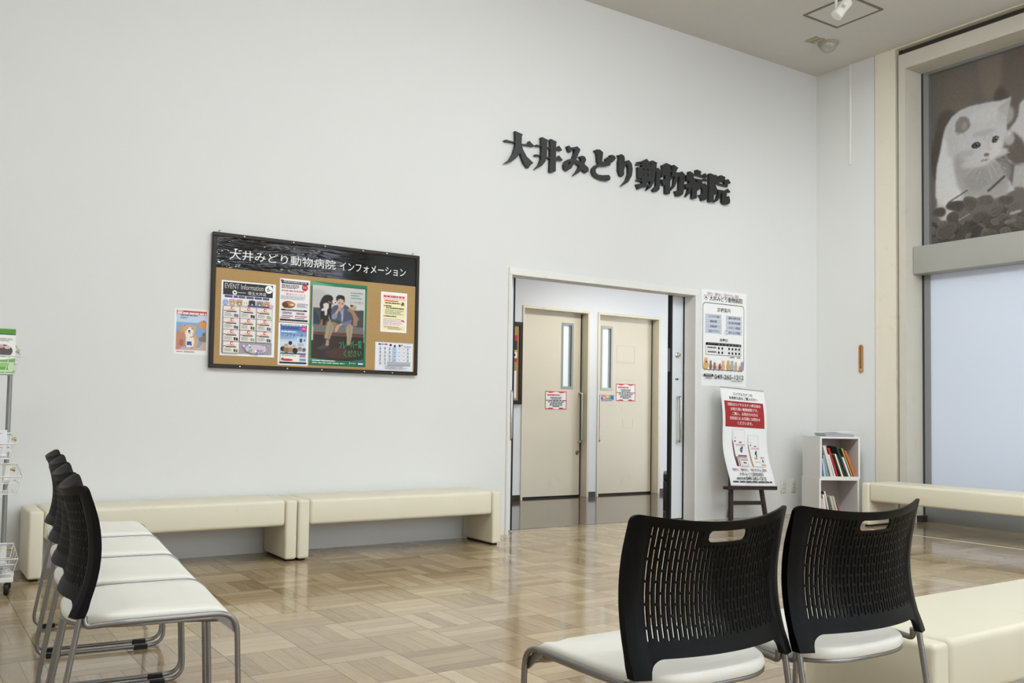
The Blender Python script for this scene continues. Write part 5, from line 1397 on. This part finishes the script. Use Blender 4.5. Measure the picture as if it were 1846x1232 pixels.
# ------------------------------------------------------------------ chairs
def back_mesh():
    hw = 0.230
    zb0, zt0 = 0.487, 0.779
    slot_w, nsl = 0.0050, 34
    inner = 0.186
    bar = (2 * inner - nsl * slot_w) / (nsl - 1 + 0.0)
    xs = [-hw, -0.228, -0.224, -0.219, -0.212, -0.204, -0.197, -0.191]
    slots = {}
    x = -inner
    for k in range(nsl):
        xs += [x, x + slot_w]
        slots[k] = (x, x + slot_w)
        x += slot_w + bar
    xs += [0.191, 0.197, 0.204, 0.212, 0.219, 0.224, 0.228, hw]
    per = 0.0238
    zi0, zi1 = 0.520, 0.520 + per * 10
    rows = {0.0, 0.25, 0.5, 0.75}
    zs = set()
    for i in range(11):
        zs.add(round(zi0 + per * i, 5))
        zs.add(round(zi0 + per * i + 0.006, 5))
    hz = tuple(0.7445 + sg * q for sg in (-1, 1) for q in (0.013, 0.0124, 0.0114, 0.0096, 0.0070, 0.0040))
    xs = sorted(xs + [sg * q for sg in (-1, 1) for q in (0.0560, 0.0552, 0.0540, 0.0522, 0.0500, 0.0470)])
    zs |= set(hz) | {0.724}
    zs = sorted(z for z in zs if z <= zi1 + 0.0065)
    zs = [('lo', q) for q in (0.0, 0.3, 0.65)] + [('z', z) for z in zs] + [('hi', q) for q in (0.3, 0.6, 0.85, 1.0)]
    zlast = max(z for k, z in zs if k == 'z')

    def zbot(v):
        a = abs(v)
        if a < 0.160:
            return zb0
        if a < 0.194:
            t = (a - 0.160) / 0.034
            return zb0 - 0.036 * (1 - math.sqrt(max(0, 1 - t * t)))
        return 0.451

    def ztop(v):
        a = abs(v)
        z = zt0
        if a > 0.210:
            t = (a - 0.210) / (hw - 0.210)
            z -= 0.016 * (1 - math.sqrt(max(0, 1 - t * t)))
        return z

    def zz(kind, q, v):
        if kind == 'lo':
            b = zbot(v)
            return b + (zi0 - b) * q
        if kind == 'hi':
            return zlast + (ztop(v) - zlast) * q
        return q

    def prof(z):
        t = max(0.0, min(1.0, (z - 0.451) / 0.328))
        return 0.034 * math.sin(math.pi * t ** 0.95) + 0.004 * t

    def ss(e0, e1, x):
        t = max(0.0, min(1.0, (x - e0) / (e1 - e0)))
        return t * t * (3 - 2 * t)

    def half(v, z):
        a = abs(v)
        side = 0.0062 * ss(0.188, 0.206, a) * (1 - 0.7 * ss(0.68, 0.775, z))
        top = 0.0018 * ss(0.752, 0.766, z)
        hole = 0.0008 if z > 0.722 and a < 0.078 else 0.0
        low = 0.0040 * (1 - ss(0.505, 0.521, z))
        sock = 0.0090 * (1 - ss(0.468, 0.515, z)) * ss(0.182, 0.198, a)
        return 0.0024 + max(side, top, hole, low, sock)

    def place(v, z, off):
        q = 1 - (v / hw) ** 2
        u = prof(z) - 0.052 * q + 0.0
        wdip = max(0.0, (z - zb0) / (zt0 - zb0))
        side = 1.0 - 0.01 * math.sin(math.pi * max(0, min(1, (z - 0.46) / 0.32)))
        return (u + off, v * side, z - 0.022 * q * wdip)

    nx, nz = len(xs), len(zs)
    V = []
    for sgn in (1, -1):
        for k, q in zs:
            for v in xs:
                z = zz(k, q, v)
                V.append(place(v, z, sgn * half(v, z)))
    solid = [[True] * (nx - 1) for _ in range(nz - 1)]
    for j in range(nz - 1):
        if zs[j][0] != 'z' or zs[j + 1][0] != 'z':
            continue
        zc = (zs[j][1] + zs[j + 1][1]) / 2
        i_ = int((zc - zi0) / per)
        br = (zc - zi0) - i_ * per < 0.006
        for i in range(nx - 1):
            vc = (xs[i] + xs[i + 1]) / 2
            if abs(vc) < 0.068 and zc > 0.724:
                op = math.hypot(max(0.0, abs(vc) - 0.046), max(0.0, abs(zc - 0.7445) - 0.003)) < 0.0100
                solid[j][i] = not op
                continue
            if zc > zi1:
                continue
            for k, (a, b) in slots.items():
                if a < vc < b:
                    if not (br and (i_ + k) % 2 == 0):
                        solid[j][i] = False
    F = []
    o_ = nx * nz
    for j in range(nz - 1):
        for i in range(nx - 1):
            if not solid[j][i]:
                continue
            a, b, c, d = j * nx + i, j * nx + i + 1, (j + 1) * nx + i + 1, (j + 1) * nx + i
            F.append((a, b, c, d))
            F.append((d + o_, c + o_, b + o_, a + o_))
            for (p, q, jj, ii) in ((a, b, j - 1, i), (b, c, j, i + 1), (c, d, j + 1, i), (d, a, j, i - 1)):
                if not (0 <= jj < nz - 1 and 0 <= ii < nx - 1) or not solid[jj][ii]:
                    F.append((q, p, p + o_, q + o_))
    b = MB()
    b.add(V, F)
    return b


def seat_mesh():
    b = MB()
    N = 72
    out = []
    for k in range(N):
        a = 2 * math.pi * k / N
        c, s_ = math.cos(a), math.sin(a)
        if c >= 0:
            n = 9.0
            u = 0.17 + 0.224 * math.copysign(abs(c) ** (2 / n), c)
            v = 0.2115 * math.copysign(abs(s_) ** (2 / n), s_)
        else:
            n = 2.5
            u = 0.17 + 0.205 * math.copysign(abs(c) ** (2 / n), c)
            v = 0.2115 * math.copysign(abs(s_) ** (2 / 3.2), s_)
        out.append((u, v))
    rings = [(0.90, 0.425), (0.985, 0.426), (1.0, 0.434), (0.996, 0.442), (0.982, 0.4470), (0.95, 0.4500), (0.75, 0.4515), (0.5, 0.451), (0.2, 0.4505)]
    V, F = [], []
    for sc, z in rings:
        for u, v in out:
            uu, vv = 0.17 + (u - 0.17) * sc, v * sc
            drop = max(0.0, uu - 0.322)
            V.append((uu - drop * 0.12, vv, z - 9.0 * drop * drop + 0.003 * math.sin(math.pi * min(1, max(0, uu / 0.35)))))
    for r in range(len(rings) - 1):
        for k in range(N):
            F.append((r * N + k, r * N + (k + 1) % N, (r + 1) * N + (k + 1) % N, (r + 1) * N + k))
    F.append(tuple(range(N - 1, -1, -1)))
    F.append(tuple((len(rings) - 1) * N + k for k in range(N)))
    b.add(V, F)
    return b


def pan_mesh():
    src = seat_mesh()
    b = MB()
    N = 72
    V = []
    for sc, z in ((0.93, 0.4165), (0.992, 0.4175), (1.0, 0.4215), (0.992, 0.4255)):
        for k in range(N):
            x, y, _z = src.v[2 * N + k]
            xx = 0.17 + (x - 0.17) * sc
            dr = max(0.0, xx - 0.322)
            V.append((xx, y * sc, z - 9.0 * dr * dr))
    F = [(r * N + k, r * N + (k + 1) % N, (r + 1) * N + (k + 1) % N, (r + 1) * N + k) for r in range(3) for k in range(N)]
    F += [tuple(range(N - 1, -1, -1)), tuple(3 * N + k for k in range(N))]
    return b.add(V, F)


def make_chair(loc, rz, label, group):
    r = empty('stacking_chair', loc, rz)
    tag(r, label, 'chair', group)
    seat_mesh().build('seat', MT['seat'], r, smooth=60)
    pan_mesh().build('seat_pan', MT['steel'], r, smooth=50)
    back_mesh().build('backrest', MT['black_plastic'], r, smooth=35)
    for s_ in (-1, 1):
        v = s_ * 0.224
        w_ = s_ * 0.220
        p = fillet([(0.012, s_ * 0.213, 0.453), (0.014, s_ * 0.217, 0.428), (0.10, v, 0.4335), (0.379, v, 0.4355), (0.397, v, 0.012), (-0.072, v, 0.012), (0.001, w_, 0.453)], [0.035, 0.3, 0.055, 0.055, 0.05], 7)
        fr_ = MB().tube(p, 0.0072, 12).build('side_frame', MT['steel'], r)
        for u in (0.285, -0.03):
            MB().rbox(u, u + 0.05, v - 0.0115, v + 0.0115, 0.0, 0.0185, 0.002, 1).build('foot_glide', MT['black_rubber'], fr_)
        g = MB().prism([[(0.315, 0.430), (0.377, 0.38), (0.377, 0.405), (0.345, 0.432)]], v - s_ * 0.006, v - s_ * 0.012)
        g.build('gusset', MT['steel'], fr_, smooth=0)
    MB().tube([(0.374, -0.219, 0.398), (0.374, 0.219, 0.398)], 0.0065, 10).build('front_crossbar', MT['steel'], r)
    return r


LEFT_G = 'row of four black backed chairs on the left'
c0 = make_chair((0.412, 2.690, 0), math.radians(-6.0), 'ivory seated chair at the near end of the left row, closest to the viewer', LEFT_G)
for (x, y), rz, lab in (((0.459, 3.187), -5.7, 'second chair of the left row, counted from the near end'), ((0.513, 3.705), -5.7, 'third chair of the left row, counted from the near end'), ((0.565, 4.235), -5.0, 'fourth chair of the left row, at the far end nearest the wall bench')):
    c = copy_tree(c0)
    c.location = (x, y, 0)
    c.rotation_euler = (0, 0, math.radians(rz))
    c['label'] = lab
RIGHT_G = 'two black mesh back chairs seen from behind'
for (x, y), rz, lab in (((1.456, 1.386), 89.5, 'black mesh back chair seen from behind, in front of the open parquet floor'), ((1.918, 1.357), 88.7, 'black mesh back chair seen from behind, right beside the cream bench')):
    c = copy_tree(c0)
    c.location = (x, y, 0)
    c.rotation_euler = (0, 0, math.radians(rz))
    c['label'] = lab
    c['group'] = RIGHT_G

# ------------------------------------------------------------------ two stacked cube shelves with books
RZ = math.radians(-28)
CS = 0.39


def cube_shelf(loc, label):
    r = empty('cube_shelf', loc, RZ)
    tag(r, label, 'bookshelf', 'white cube shelves stacked in the corner')
    t = 0.018
    MB().rbox(0, CS, 0, CS, CS - t, CS, 0.0015, 1).build('top_board', MT['shelf'], r)
    MB().rbox(0, CS, 0, CS, 0, t, 0.0015, 1).build('bottom_board', MT['shelf'], r)
    for x in (0, CS - t):
        MB().rbox(x, x + t, 0, CS, t, CS - t, 0.0015, 1).build('side_board', MT['shelf'], r)
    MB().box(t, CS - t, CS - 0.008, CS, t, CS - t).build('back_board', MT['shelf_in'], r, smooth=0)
    return r


cx0, cy0 = 7.195, 5.535
rd = Vector((math.cos(RZ), math.sin(RZ), 0))
fd = Vector((-math.sin(RZ), math.cos(RZ), 0))     # towards the back of the shelf
S0 = Vector((cx0, cy0, 0))
cube_shelf(S0 - rd * 0.010 - fd * 0.004, 'lower white cube shelf standing on the floor in the corner')
cube_shelf(S0 + Vector((0, 0, CS)), 'upper white cube shelf with leaning books, stacked on the lower one')


def book(base, x, lean, th, h, d, cover, edge, label, group, y=0.012, rise=0.019):
    """x: where the foot of the spine stands, measured along the shelf; leaning to the left by 'lean' degrees"""
    n = [0, 0]
    v, f, col = [], [], []

    def bx(x0, x1, y0, y1, z0, z1, c):
        k = len(v)
        v.extend([(a, b2, c2) for c2 in (z0, z1) for b2 in (y0, y1) for a in (x0, x1)])
        for q in ((0, 2, 3, 1), (4, 5, 7, 6), (0, 1, 5, 4), (1, 3, 7, 5), (3, 2, 6, 7), (2, 0, 4, 6)):
            f.append(tuple(i + k for i in q))
            col.append(lin(c))
    cv = min(0.0022, th * 0.22)
    bx(-th, -th + cv, 0, d, 0, h, cover)
    bx(-cv, 0, 0, d, 0, h, cover)
    bx(-th + cv, -cv, 0, cv, 0, h, edge)
    bx(-th + cv, -cv, cv, d - 0.004, 0.002, h - 0.003, (232, 226, 212))
    me = bpy.data.meshes.new('book')
    a = math.radians(lean)
    R = Matrix.Rotation(-a, 3, 'Y')
    me.from_pydata([tuple(R @ Vector(p)) for p in v], [], f)
    me.materials.append(MT['book'])
    at = me.attributes.new('ink', 'FLOAT_COLOR', 'FACE')
    at.data.foreach_set('color', [q for c in col for q in (c[0], c[1], c[2], 1.0)])
    o = bpy.data.objects.new('book', me)
    COL.objects.link(o)
    zl = th * math.sin(a) if a > 0 else 0
    p = base + rd * x + fd * y + Vector((0, 0, rise + 0.0))
    o.location = p
    o.rotation_euler = (0, 0, RZ)
    return tag(o, label, 'book', group)


BU = S0 + Vector((0, 0, CS))
G1 = 'books in the upper cube shelf'
for a in ((0.040, 5, 0.016, 0.205, (52, 92, 160), (70, 108, 170), 'blue book leaning at the left end of the upper shelf'),
          (0.062, 8, 0.018, 0.170, (206, 214, 220), (180, 196, 210), 'low pale blue white book, second in the upper shelf'),
          (0.090, 11, 0.022, 0.205, (126, 146, 148), (140, 160, 160), 'grey green book in the left part of the upper shelf'),
          (0.135, 15, 0.026, 0.300, (226, 224, 220), (214, 210, 206), 'thick tall white book in the upper shelf, left of a red one'),
          (0.158, 17, 0.014, 0.215, (236, 232, 226), (226, 224, 222), 'shorter white book directly left of the red book'),
          (0.183, 18, 0.016, 0.280, (178, 44, 44), (186, 52, 48), 'red book in the middle of the upper shelf'),
          (0.210, 19, 0.018, 0.220, (26, 24, 26), (34, 30, 32), 'black book in the upper shelf, right of the red one'),
          (0.232, 19, 0.014, 0.222, (236, 228, 200), (238, 230, 206), 'cream book in the upper shelf, right of the black one'),
          (0.254, 20, 0.014, 0.215, (64, 44, 36), (72, 50, 40), 'dark brown book in the upper shelf, right of the cream one'),
          (0.276, 20, 0.014, 0.300, (44, 62, 54), (52, 70, 60), 'tall dark green book towards the right of the upper shelf'),
          (0.302, 20.5, 0.017, 0.195, (214, 212, 210), (220, 220, 216), 'white patterned book in the upper shelf, left of the orange one'),
          (0.326, 21, 0.014, 0.285, (92, 108, 76), (196, 170, 96), 'tall olive book with a cream edge, left of the orange one'),
          (0.352, 21, 0.017, 0.262, (206, 98, 42), (214, 112, 48), 'orange book at the right end of the upper shelf')):
    book(BU, a[0], a[1], a[2], a[3], 0.20, a[4], a[5], a[6], G1)
BL = S0 - rd * 0.010 - fd * 0.004
G2 = 'books in the lower cube shelf'
for a in ((0.040, 3, 0.018, 0.190, (214, 168, 170), (222, 178, 180), 'pink book at the left end of the lower shelf'),
          (0.063, 6, 0.018, 0.180, (226, 222, 214), (214, 206, 200), 'white book in the lower shelf, right of the pink one'),
          (0.088, 9, 0.018, 0.225, (206, 200, 180), (236, 234, 228), 'cream book with white spine in the lower shelf'),
          (0.120, 12, 0.020, 0.260, (118, 26, 44), (226, 222, 216), 'tall dark red book in the lower shelf'),
          (0.150, 13, 0.022, 0.200, (84, 92, 84), (110, 112, 96), 'grey green book in the lower shelf, right of the dark red one'),
          (0.182, 15, 0.024, 0.215, (206, 198, 178), (196, 192, 180), 'thick beige book in the lower shelf'),
          (0.205, 16, 0.014, 0.215, (214, 206, 190), (226, 220, 210), 'thin beige book in the lower shelf, right of the thick one'),
          (0.222, 16.5, 0.010, 0.150, (176, 70, 64), (184, 84, 76), 'thin red book at the right of the lower shelf row')):
    book(BL, a[0], a[1], a[2], a[3], 0.18, a[4], a[5], a[6], G2)
ps = MB()
rg = random.Random(8)
for i in range(9):
    dx, dy, rr = rg.uniform(-0.012, 0.012), rg.uniform(-0.012, 0.012), rg.uniform(-0.05, 0.05)
    Mx = Matrix.Translation((0.225 + dx, 0.17 + dy, 0)) @ Matrix.Rotation(rr, 4, 'Z')
    ps.box(-0.15, 0.15, -0.11, 0.11, 0.0005 + i * 0.0034, 0.0032 + i * 0.0034, 0 if i % 3 else 1, Mx)
o = ps.build('paper_stack', [mat('white paper edge', (222, 222, 222), 0.6), mat('grey folder', (196, 196, 200), 0.5)], smooth=0)
o.location = S0 + Vector((0, 0, 2 * CS))
o.rotation_euler = (0, 0, RZ)
tag(o, 'stack of white folders lying on top of the upper cube shelf', 'paper')
fs = MB()
n = 8
V, F = [], []
for i in range(n + 1):
    for j in (0, 1):
        V.append((-0.16 + 0.34 * i / n, -0.10 + 0.2 * j, 0.004 * math.sin(i * 1.1) + (0.008 if i > 5 and j else 0)))
V += [(a, b, c + 0.0012) for a, b, c in V]
m_ = 2 * (n + 1)
for i in range(n):
    a = 2 * i
    F += [(a, a + 1, a + 3, a + 2), (m_ + a, m_ + a + 2, m_ + a + 3, m_ + a + 1), (a, a + 2, m_ + a + 2, m_ + a), (a + 1, m_ + a + 1, m_ + a + 3, a + 3)]
F += [(0, m_, m_ + 1, 1), (2 * n, 2 * n + 1, m_ + 2 * n + 1, m_ + 2 * n)]
fs.add(V, F)
o = fs.build('loose_sheet', mat('loose paper', (232, 232, 232), 0.6))
o.location = S0 + rd * 0.22 + fd * 0.16 + Vector((0, 0, 2 * CS + 0.037))
o.rotation_euler = (0, 0, RZ + 0.06)
tag(o, 'loose white sheet lying on the folder stack above the cube shelves', 'paper')

# ------------------------------------------------------------------ small fittings
for i, (x0, lab) in enumerate(((7.248, 'ivory wall outlet nearer the easel'), (7.398, 'ivory wall outlet nearer the bookshelf corner'))):
    r = empty('power_outlet', (x0, W, 0.212))
    tag(r, lab, 'outlet', 'wall outlets low beside the easel')
    MB().rbox(0, 0.072, -0.008, 0, 0, 0.128, 0.003, 2).build('cover_plate', MT['outlet'], r)
    MB().rbox(0.022, 0.050, -0.0105, -0.007, 0.026, 0.102, 0.002, 1).build('socket', MT['outlet'], r)
    for z in (0.045, 0.080):
        for x in (0.030, 0.040):
            MB().box(x, x + 0.0025, -0.0112, -0.0095, z - 0.006, z + 0.006).build('slot', MT['outlet_hole'], r, smooth=0)
th = empty('thermometer', (XR - 0.004, 5.513, 1.395))
tag(th, 'narrow wooden thermometer hanging on the white wall beside the pillar', 'thermometer')
pr = [(0.024 * math.cos(a), 0.253 + 0.024 * math.sin(a)) for a in np.linspace(0, math.pi, 12)] + [(0.024 * math.cos(a), 0.024 + 0.024 * math.sin(a)) for a in np.linspace(math.pi, 2 * math.pi, 12)]
TM = Matrix.Rotation(-math.pi / 2, 4, 'Z')
MB().prism([pr], -0.010, 0.0, M=TM).build('plate', MT['wood'], th, smooth=0)
MB().tube([(0, -0.012, 0.06), (0, -0.012, 0.262)], 0.003, 8, M=TM).build('tube', MT['dark'], th)
MB().lathe([(0.006, 0), (0.006, 0.004)], 12, M=TM @ Matrix.Translation((0, -0.010, 0.052)) @ Matrix.Rotation(math.pi / 2, 4, 'X')).build('bulb', MT['dark'], th)
MB().rbox(-0.017, 0.017, -0.0115, -0.009, 0.02, 0.042, 0.001, 1, M=TM).build('brass_plate', MT['brass'], th)
b = MB()
for i in range(5):
    b.box(0.008, 0.014, -0.0108, -0.0098, 0.084 + i * 0.034, 0.088 + i * 0.034, M=TM).box(-0.016, -0.010, -0.0108, -0.0098, 0.10 + i * 0.034, 0.104 + i * 0.034, M=TM)
b.build('scale_mark', MT['dark'], th, smooth=0)
cd = MB().rbox(-0.012, 0.0, -0.011, 0.011, 0, 1.01, 0.003, 1).build('cable_duct', MT['white_plastic'])
cd.location = (XR - 0.004, 5.628, 3.47)
tag(cd, 'thin white cable duct running down from the ceiling near the corner', 'cable duct')
hp = empty('ceiling_hatch', (6.70, 4.92, ZC))
tag(hp, 'square ceiling access hatch with grey edge behind the spotlight', 'hatch')
MB().box(-0.21, 0.21, -0.215, 0.215, -0.004, 0).build('panel', MT['ceiling'], hp, smooth=0)
MB().box(-0.232, 0.232, 0.216, 0.238, -0.007, 0).box(-0.232, 0.232, -0.238, -0.216, -0.007, 0).box(-0.232, -0.211, -0.216, 0.216, -0.007, 0).box(0.211, 0.232, -0.216, 0.216, -0.007, 0).build('frame', MT['groove'], hp, smooth=0)
sp = empty('spotlight', (6.285, 4.68, ZC))
tag(sp, 'white cylindrical spotlight hanging from the ceiling near the hatch', 'spotlight')
MB().lathe([(0.05, 0), (0.05, -0.02), (0.045, -0.025)], 20).build('base', MT['lamp_white'], sp)
MB().tube([(0, 0, -0.02), (0, 0, -0.150)], 0.011, 10).tube(fillet([(0, 0, -0.135), (0, 0, -0.160), (0.02, -0.02, -0.165)], 0.02), 0.011, 10).build('arm', MT['lamp_white'], sp)
SMx = Matrix.Translation((0.035, -0.035, -0.165)) @ Matrix.Rotation(math.radians(-33.35), 4, 'Z') @ Matrix.Rotation(math.radians(38), 4, 'Y')
hd_ = MB()
hd_.lathe([(0.038, 0.075), (0.043, 0.07), (0.043, -0.035), (0.048, -0.04), (0.048, -0.085), (0.042, -0.088)], 24, M=SMx)
hd_.build('head', MT['lamp_white'], sp)
MB().lathe([(0.040, -0.0885), (0.030, -0.0895)], 20, M=SMx).build('lens', MT['white_plastic'], sp)
sv = MB()
for k in range(3):
    a = math.radians(200 + k * 14)
    sv.box(-0.002, 0.002, 0.0425, 0.0445, -0.022, 0.006, M=SMx @ Matrix.Rotation(a - math.pi / 2 + 0.9, 4, 'Z'))
sv.build('vent', MT['outlet_hole'], sp, smooth=0)
dm = empty('sensor_dome', (7.16, 5.42, ZC))
tag(dm, 'clear grey sensor dome on the ceiling corner', 'sensor')
MB().lathe([(0.095, 0), (0.095, -0.012), (0.088, -0.02)], 28).build('base', MT['plate'], dm)
MB().lathe([(0.078 * math.cos(a), -0.02 - 0.07 * math.sin(a)) for a in np.linspace(0, 1.45, 8)], 28).build('dome', MT['dome'], dm)
for x, y, lab in ((6.965, 5.445, 'beige ceiling plate farther left of the sensor dome'), (7.034, 5.44, 'beige ceiling plate right beside the sensor dome')):
    o = MB().rbox(-0.026, 0.026, -0.065, 0.065, -0.008, 0, 0.002, 1).build('ceiling_plate', MT['plate'])
    o.location = (x, y, ZC)
    tag(o, lab, 'ceiling plate')
o = MB().box(7.04, 7.062, 1.0, 4.9, 0.0, 0.0008).build('floor_tape', MT['tape'], smooth=0)
tag(o, 'thin white tape line on the parquet in front of the window bench', 'tape')

# ------------------------------------------------------------------ wire display rack
rk = empty('wire_rack', (0.487, 5.50, 0))
tag(rk, 'white wire basket rack on castors at the left picture edge by the bench', 'display rack')
MB().tube([(0, 0.05, 0.05), (0, 0.05, 1.36)], 0.0125, 12).build('pole', MT['alu'], rk)


def basket(x1, zr, zf, zb, name='basket'):
    b = MB()
    x0, y1, y0 = x1 - 0.42, 0.03, -0.22
    r = 0.004
    b.tube([(x0, y1, zr), (x0, y0, zf), (x1, y0, zf), (x1, y1, zr)], r, 8, closed=True)
    xb, yb0, yb1 = x1 - 0.022, y0 + 0.025, y1 - 0.005
    b.tube([(x0 + 0.02, yb1, zb), (x0 + 0.02, yb0, zb), (xb, yb0, zb), (xb, yb1, zb)], 0.003, 6, closed=True)
    zm = (zb + zf) / 2 + 0.01
    b.tube([(x0 + 0.01, y1, zm), (x0 + 0.01, y0 + 0.012, zm), (x1 - 0.011, y0 + 0.012, zm), (x1 - 0.011, y1, zm)], 0.0025, 6, closed=True)
    for k in range(9):
        t = k / 8
        xa, xc = x0 + (x1 - x0) * t, x0 + 0.02 + (xb - x0 - 0.02) * t
        b.tube([(xa, y0, zf), (xc, yb0, zb), (xc, yb1, zb), (xa, y1, zr)], 0.0022, 6)
    for k in range(1, 3):
        t = k / 3
        ya, yc = y0 + (y1 - y0) * t, yb0 + (yb1 - yb0) * t
        za = zf + (zr - zf) * t
        b.tube([(x1, ya, za), (xb, yc, zb), (x0 + 0.02, yc, zb), (x0, ya, za)], 0.0022, 6)
    o = b.build(name, MT['white_metal'], rk)
    c = MB().rbox(-0.016, 0.016, 0.034, 0.066, zr - 0.10, zr + 0.005, 0.003, 1)
    c.build('clamp', MT['white_plastic'], o)
    MB().lathe([(0.006, 0), (0.006, 0.014), (0.011, 0.016), (0.011, 0.026)], 12, M=Matrix.Translation((0.016, 0.05, zr - 0.03)) @ Matrix.Rotation(math.pi / 2, 4, 'Y')).build('wing_screw', MT['brass'], o)


basket(0.022, 1.283, 1.215, 1.125)
basket(0.014, 0.812, 0.768, 0.690)
basket(0.050, 0.650, 0.600, 0.510)
basket(0.046, 0.228, 0.182, 0.105)
MB().rbox(-0.40, 0.048, -0.035, 0.0, 0.060, 0.088, 0.003, 1).rbox(-0.05, 0.03, -0.2, 0.06, 0.062, 0.086, 0.003, 1).build('base', MT['white_plastic'], rk)
for x, y in ((0.024, -0.02), (0.0, -0.19), (-0.37, -0.02)):
    MB().lathe([(0.012, -0.012), (0.026, -0.011), (0.029, -0.006), (0.029, 0.006), (0.026, 0.011), (0.012, 0.012)], 20, M=Matrix.Translation((x, y, 0.029)) @ Matrix.Rotation(math.pi / 2, 4, 'Y')).box(x - 0.006, x + 0.006, y - 0.008, y + 0.008, 0.03, 0.062).build('caster', MT['black_rubber'], rk)

# goods in the rack
s = Sheet(0.21, 0.235, (104, 168, 58), 0.03)
s.rect(0, 0.02, 1, 0.16, (84, 146, 44)).rect(0, 0.12, 1, 0.2, (36, 74, 46)).poly([(0, 0.24), (0.45, 0.2), (0.6, 0.14), (1, 0.14), (1, 0.66), (0.75, 0.7), (0, 0.72)], (238, 236, 230))
s.lines(0.5, 0.22, 0.95, 0.3, 3, (80, 80, 76), 0.4, 3).ell(0.74, 0.5, 0.2, (72, 52, 46), ry=0.14).ell(0.68, 0.40, 0.07, (206, 168, 160), ry=0.04).ell(0.82, 0.42, 0.07, (216, 190, 180), ry=0.04).ell(0.4, 0.5, 0.12, (222, 216, 160), ry=0.12).ell(0.15, 0.48, 0.12, (206, 176, 176), ry=0.12)
s.lines(0.1, 0.66, 0.7, 0.69, 1, (60, 60, 60), 0.7, 5).rect(0.3, 0.78, 0.8, 0.86, (150, 196, 110)).ell(0.92, 0.86, 0.08, (196, 226, 170), ry=0.1).rect(0.55, 0.93, 0.95, 0.97, (206, 230, 180))
o = s.build('snack_bag', MT['bag_green'])
o.location = (0.285, 5.40, 1.13)
o.rotation_euler = (math.radians(-6), 0, 0)
tag(o, 'green printed snack bag in the top basket of the wire rack', 'bag')
s = Sheet(0.16, 0.14, (226, 226, 230), 0.012).lines(0.1, 0.55, 0.9, 0.85, 3, (206, 150, 160), 0.4, 3).lines(0.1, 0.12, 0.9, 0.4, 4, (150, 150, 166), 0.4, 4).rect(0.0, 0.9, 1.0, 1.0, (240, 240, 240))
o = s.build('leaflet_pile', MT['paper'])
o.location = (0.315, 5.42, 0.697)
o.rotation_euler = (math.radians(-12), 0, 0)
tag(o, 'white leaflets standing in the second basket of the wire rack', 'leaflet')
b = MB()
rg = random.Random(4)
for i in range(6):
    b.box(-0.12 + rg.uniform(-0.01, 0.01), 0.12 + rg.uniform(-0.01, 0.01), -0.075, 0.075, 0.001 + i * 0.008, 0.0075 + i * 0.008, i % 2, Matrix.Rotation(rg.uniform(-0.08, 0.08), 4, 'Z'))
o = b.build('pouch_pile', [mat('grey pouch film', (186, 190, 200), 0.3), mat('white pouch film', (226, 228, 232), 0.3)], smooth=0)
o.location = (0.36, 5.39, 0.111)
tag(o, 'pile of grey white pouches in the lowest basket of the wire rack', 'pouch')
